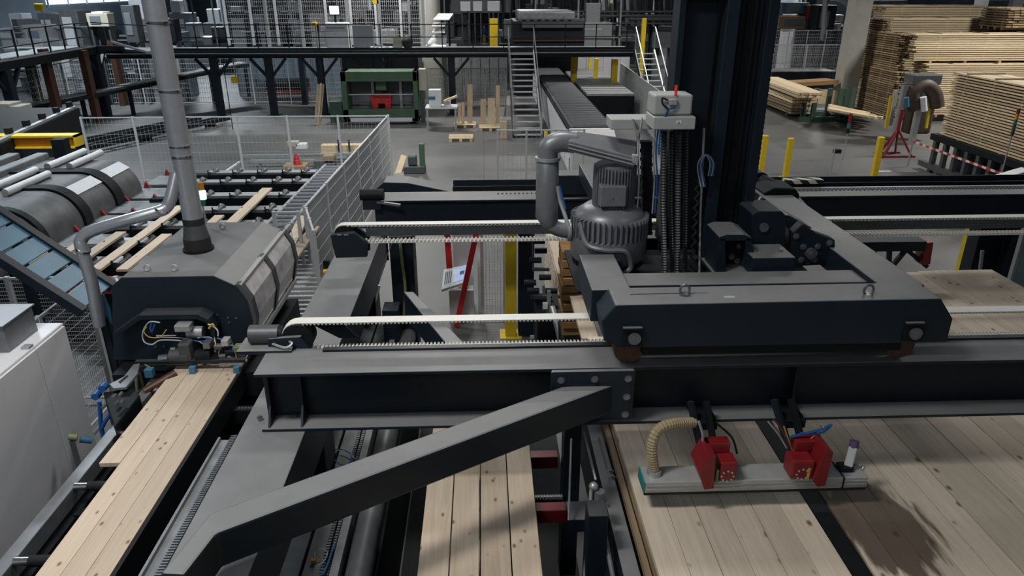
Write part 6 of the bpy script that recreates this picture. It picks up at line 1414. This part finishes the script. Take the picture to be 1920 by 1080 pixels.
# concrete column
c = AZ(1592, 203, 0); d = AZ(1627, 203, 0)
t = thing('concrete_column', 'big pale concrete column at the upper right', 'column', (c[0], c[1], 0))
part('shaft', MB().box(19.15, 20.0, 36.9, 37.8, 0, 10), 'concrete', t, .03)
for ch in t.children: ch.location[0] -= 1.0
# grey stacker frame between stacks
t = thing('stack_guide', 'grey upright clamp frame with hoses between the lumber stacks', 'machine', AZ(1720, 250))
y = 28.5
for px in (1700, 1735): p = AY(px, 160, y); part('upright', MB().box(p[0] - .1, p[0] + .1, y, y + .2, 0, p[2]), 'galv', t)
p = AY(1712, 142, y); part('head', MB().box(p[0], p[0] + 1.15, y - .1, y + .6, p[2] - .35, p[2] + .05), 'bolt', t, .05)
p = AY(1722, 170, y); part('dark_hose', MB().tube(smooth_path([AY(1715, 205, y), AY(1712, 175, y), AY(1735, 160, y), AY(1752, 175, y), AY(1757, 200, y)]), .27, 12), 'umber', t, smooth=True)
part('brown_tank', MB().box(AY(1712, 200, y + .6)[0], AY(1756, 200, y + .6)[0], y + .6, y + 1.2, 0.3, AY(1712, 168, y + .6)[2]), 'umber', t, .1)
part('white_bottle', MB().cyl(AY(1733, 208, y - .3), AY(1731, 182, y - .3), .12, 14), 'white', t, smooth=True)
part('white_bottle', MB().cyl(AY(1700, 200, y - .3), AY(1699, 183, y - .3), .1, 14), 'blue', t, smooth=True)
p = AY(1675, 185, 30); part('grey_strut', MB().bar(AY(1680, 170, 30), AY(1668, 235, 30), .15, .15), 'galv', t)
for i, (px, lab) in enumerate(((1667, 'yellow sloping bar left of the grey clamp frame'), (1742, 'yellow sloping bar right of the grey clamp frame'))):
    one('yellow_bar', MB().bar(AY(px + 4, 180, 28.8), AY(px - 6, 240, 28.8), .1, .1), 'yellow', lab, 'bar')
t = thing('red_jack', 'dark red tripod jack stands in front of the stacks', 'stand', AZ(1690, 270))
for px in (1692,):
    top = AY(px, 205, 26.5)
    for dx, dy in ((-.55, -.3), (.55, -.3), (0, .5), (-.3, .4), (.3, .4)): part('leg', MB().bar((top[0] + dx, 26.5 + dy, .04), (top[0], 26.5, 1.0), .07, .07), 'red', t)
    part('shaft', MB().cyl((top[0], 26.5, .9), top, .06, 10), 'red', t, smooth=True)
    part('foot_ring', MB().box(top[0] - .7, top[0] + .7, 26.2, 26.28, 0, .06), 'red', t)
    part('foot_ring', MB().box(top[0] - .5, top[0] + .5, 26.9, 26.98, 0, .06), 'red', t)
# lumber pile on the floor with green rack
t = thing('green_rack', 'dark green stake rack holding long board packs on the floor', 'rack', AZ(1530, 215))
for k, px in enumerate((1507, 1525, 1551, 1571, 1580, 1593)):
    a = AZ(px - 2, 226 + (k % 2) * 3, 0); b = AY(px + 2, 166, a[1])
    part('stake', MB().box(a[0] - .1, a[0] + .1, a[1], a[1] + .15, .1, b[2]), 'dkgreen', t)
a = AZ(1500, 229, 0); b = AZ(1600, 229, 0)
part('base_beam', MB().box(a[0], b[0], a[1], a[1] + .2, 0, .22), 'dkgreen', t)
part('base_beam', MB().box(a[0], b[0], a[1] + 1.6, a[1] + 1.8, 0, .22), 'dkgreen', t)
random.seed(9)
for k, (pa, pb) in enumerate((((1500, 196), (1404, 162)), ((1502, 186), (1406, 150)), ((1498, 207), (1408, 172)), ((1512, 176), (1430, 146)))):
    t = thing('board_pack', '%s long pale board pack slanting away left of the green rack' % ('middle', 'upper', 'lowest', 'topmost')[k], 'lumber pack', AZ(*pa), 'long board packs at the green rack')
    za = (.75, 1.15, .35, 1.5)[k]; A = AZ(*pa, za); B = AZ(*pb, za)
    for j in range(7):
        for l in range(2):
            part('board', MB().bar((A[0] + j * .17 - .3, A[1] + .1 * random.random(), za - l * .13), (B[0] + j * .17 - .3, B[1], za - l * .13), .15, .1), 'woodx', t)
a = AZ(1580, 215, .3); 
t = thing('board_pack', 'pale board pack with ragged ends right of the green rack', 'lumber pack', AZ(1610, 220))
for l in range(6):
    for j in range(7): 
        e = AZ(1632, 214, .9 - l * .12); part('board', MB().bar((e[0] - 1.4 + j * .1, e[1] + 1.0 + j * .2, .95 - l * .15), (e[0] + .0 + random.uniform(-.25, .25), e[1] - .6 + j * .2, .85 - l * .13), .17, .09), 'woodx', t)
one('orange_timbers', MB().bar(AY(1478, 157, 36.5), AY(1560, 152, 37.5), .9, .2), 'woodbrown', 'reddish brown timbers lying on top behind the green rack', 'timber')
bx(1530, 170, 1590, 212, 37.2, .6, 'woodx', 'upright pale board pack between the green stakes', 'lumber pack', 'board_pack', zmin=.3)
# rear fence/conveyor behind
t = thing('rear_conveyor', 'grey conveyor bed with railings behind the long board packs', 'conveyor', AZ(1520, 130))
p = AY(1448, 135, 41); q = AY(1566, 150, 41)
part('bed', MB().box(p[0], q[0], 41, 42.5, 0, p[2]), 'navy', t, .02)
part('top_plate', MB().box(p[0], q[0], 41, 42.5, p[2], p[2] + .03), 'grate', t)
fence((AY(1450, 100, 42.8)[0], 42.8), (AY(1605, 100, 42.8)[0], 42.8), 0, AY(1500, 84, 42.8)[2], 5, 'light grey mesh fence behind the long board packs', vp=.09, wr=.014, hp=.12)
fence((AY(1445, 60, 47)[0], 47), (AY(1620, 60, 47)[0], 47), 0, AY(1500, 57, 47)[2], 5, 'light grey mesh fence further back behind the board packs', vp=.12, wr=.014, hp=.2)
# shiny ducts
t = thing('bent_duct', 'shiny bent duct rising left of the concrete column', 'duct', AY(1590, 75, 46))
part('duct_tube', MB().tube(smooth_path([AY(1586, 80, 46), AY(1590, 50, 46), AY(1600, 20, 46), AY(1592, 4, 46), AY(1576, -6, 46), AY(1560, -8, 46)], 5), .3, 18), 'duct', t, smooth=True)
part('duct_tube', MB().cyl(AY(1543, 75, 46), AY(1548, -10, 46), .16, 14), 'duct', t, smooth=True)
for i, (a, b, mt, lab) in enumerate((((1468, 5), (1515, 26), 'blue', 'blue-violet container far back right of the mast'), ((1462, 30), (1530, 54), 'crate', 'yellowish machine far back right of the mast'), ((1518, 10), (1534, 38), 'maroon', 'dark red machine far back'), ((1560, 28), (1580, 42), 'boxgrey', 'upper grey switch box left of the bent duct'),
        ((1556, 44), (1576, 58), 'boxgrey', 'lower grey switch box left of the bent duct'), ((1536, 10), (1562, 62), 'navy', 'dark blue machine behind the grey switch boxes'), ((1640, 0), (1700, 12), 'wallgrey', 'grey machine top beyond the wide stacks'), ((1855, 0), (1885, 32), 'wallgrey', 'grey panel above the stacks near the right edge'))):
    bx(a[0], a[1], b[0], b[1], 52 - i * .4, 1.5, mt, lab, 'machine part', 'machine_housing')
# bollards
bollard(1474, 335, 260, 'yellow post just right of the mast', .17)
bollard(1640, 336, 258, 'yellow post standing in the open floor at right', .18)
bollard(1427, 330, 255, 'yellow post mostly hidden by the mast', .17)
bollard(1812, 520, 428, 'thick yellow post beside the dark column at right', .22, y=12.3)
# stack lights
def stack_light(px, py0, py1, y, lab, cols_):
    t = thing('stack_light', lab, 'signal lamp', AY(px, py1, y)); n = len(cols_)
    a = AY(px + (py0 - py1) * -.25, py0, y); b = AY(px, py1, y)
    for k, mt in enumerate(cols_):
        z1_ = a[2] + (b[2] - a[2]) * k / n; z0_ = a[2] + (b[2] - a[2]) * (k + 1) / n
        part('lens', MB().cyl((b[0], y, z0_ + .004), (b[0], y, z1_), .045 * y / 20, 14), mt, t, smooth=True)
    part('pole', MB().cyl((b[0], y, 0), (b[0], y, b[2]), .018, 8), 'galv', t)
stack_light(1897, 203, 255, 19.0, 'signal tower with orange, teal and green lenses at the right edge', ('maroon', 'orange', 'ledoff', 'motordark', 'dkgreen'))
stack_light(1589, 213, 250, 26.0, 'thin signal tower with dark red and teal lenses in the open floor', ('red', 'red', 'ledoff', 'black'))
t = thing('floor_stand', 'thin grey stand with a small camera on the open floor at right', 'stand', AZ(1560, 330))
p = AZ(1556, 332, 0); b = AY(1566, 274, p[1])
part('pole', MB().cyl(p, (p[0], p[1], b[2]), .025, 8), 'galv', t)
part('head', MB().box(p[0], p[0] + .25, p[1], p[1] + .12, b[2] - .25, b[2] - .12), 'black', t, .01)
part('cross_rail', MB().bar((p[0], p[1], b[2]), (p[0] + 1.4, p[1], b[2]), .02, .02), 'galv', t)
# barrier tape
a = AZ(1735, 258, .9); b = AX(1925, 322, 15.2)
t = thing('barrier_tape', 'red and white barrier tape stretched along the dark cradle', 'tape', (15.1, 20, 0))
part('tape', MB().box(15.08, 15.09, 16.2, 24.8, .86, .93), 'tape', t)
for y in (16.4, 19.2, 24.8): part('tape_post', MB().cyl((15.08, y, 0), (15.08, y, 1.0), .03, 8), 'galv', t)
# floor marks
for i, (a, b, lab) in enumerate((((1745, 312), (1778, 316), 'short white painted line on the floor left of the cradle'), ((1645, 322), (1672, 322), 'short white painted line beside the yellow post at right'))):
    p = AZ(*a); q = AZ(*b); one('floor_line', MB().box(p[0], q[0], p[1], p[1] + .1, 0.002, .006), 'white', lab, 'marking')
# conveyor piece at right edge above far rail
t = thing('edge_machine', 'grey sloping machine arm at the right edge behind the far rail', 'machine', AY(1900, 345, 12))
part('arm', MB().bar(AY(1862, 340, 12), AY(1925, 322, 12), .25, .12), 'galv', t, .01)
part('joint', MB().box(*(lambda c: (c[0] - .2, c[0] + .2, 11.9, 12.1, c[2] - .1, c[2] + .12))(AY(1905, 345, 12))), 'navy', t, .02)
part('stand', MB().box(*(lambda c: (c[0] - .12, c[0] + .12, 12.0, 12.2, 0, c[2] - .1))(AY(1905, 345, 12))), 'navy', t)
# truss behind the right side beam
t = thing('truss_arm', 'dark lattice arm with a red end plate between the rails at right', 'truss', (5.3, 9.3, 2.2))
y = 9.4
part('top_chord', MB().bar(AY(1560, 459, y), AY(1728, 457, y), .22, .14), 'navy', t)
part('bottom_chord', MB().bar(AY(1610, 505, y), AY(1672, 503, y), .10, .08), 'navy', t)
for a, b in (((1600, 465), (1655, 502)), ((1632, 465), (1660, 500)), ((1668, 466), (1666, 500)), ((1700, 466), (1672, 500)), ((1590, 470), (1612, 504)), ((1700, 468), (1738, 500))):
    part('diagonal', MB().bar(AY(*a, y), AY(*b, y), .055, .055), 'navy', t)
p = AY(1722, 452, y); q = AY(1744, 494, y); part('red_plate', MB().bar(AY(1735, 451, y), AY(1729, 492, y), .12, .2), 'red', t, .006)
p = AY(1640, 503, y); part('leg', MB().box(p[0] - .06, p[0] + .06, y + .1, y + .25, 0, p[2]), 'navy', t)
t = thing('right_column', 'dark steel column group at the right edge between the rails', 'column', (8.3, 11.5, 0))
p = AY(1832, 430, 11.6); q = AY(1880, 430, 11.6)
part('column_body', MB().box(p[0], q[0], 11.5, 11.8, 0, 2.45), 'navy', t, .01)
part('column_flange', MB().box(q[0] + .02, q[0] + .12, 11.2, 11.5, 0, 2.45), 'steel', t, .01)
part('tube', MB().cyl(AY(1842, 470, 11.2), AY(1836, 520, 11.2), .03, 8), 'galv', t)
part('tie_bar', MB().bar(AY(1850, 515, 11.0), AY(1900, 545, 10.2), .06, .06), 'galv', t)
p = AY(1905, 470, 11.0); part('glass_door', MB().box(p[0], p[0] + .9, 10.9, 10.93, 0, 2.4), 'glasspane', t)
part('door_edge', MB().box(p[0] - .05, p[0], 10.88, 10.96, 0, 2.45), 'galv', t)
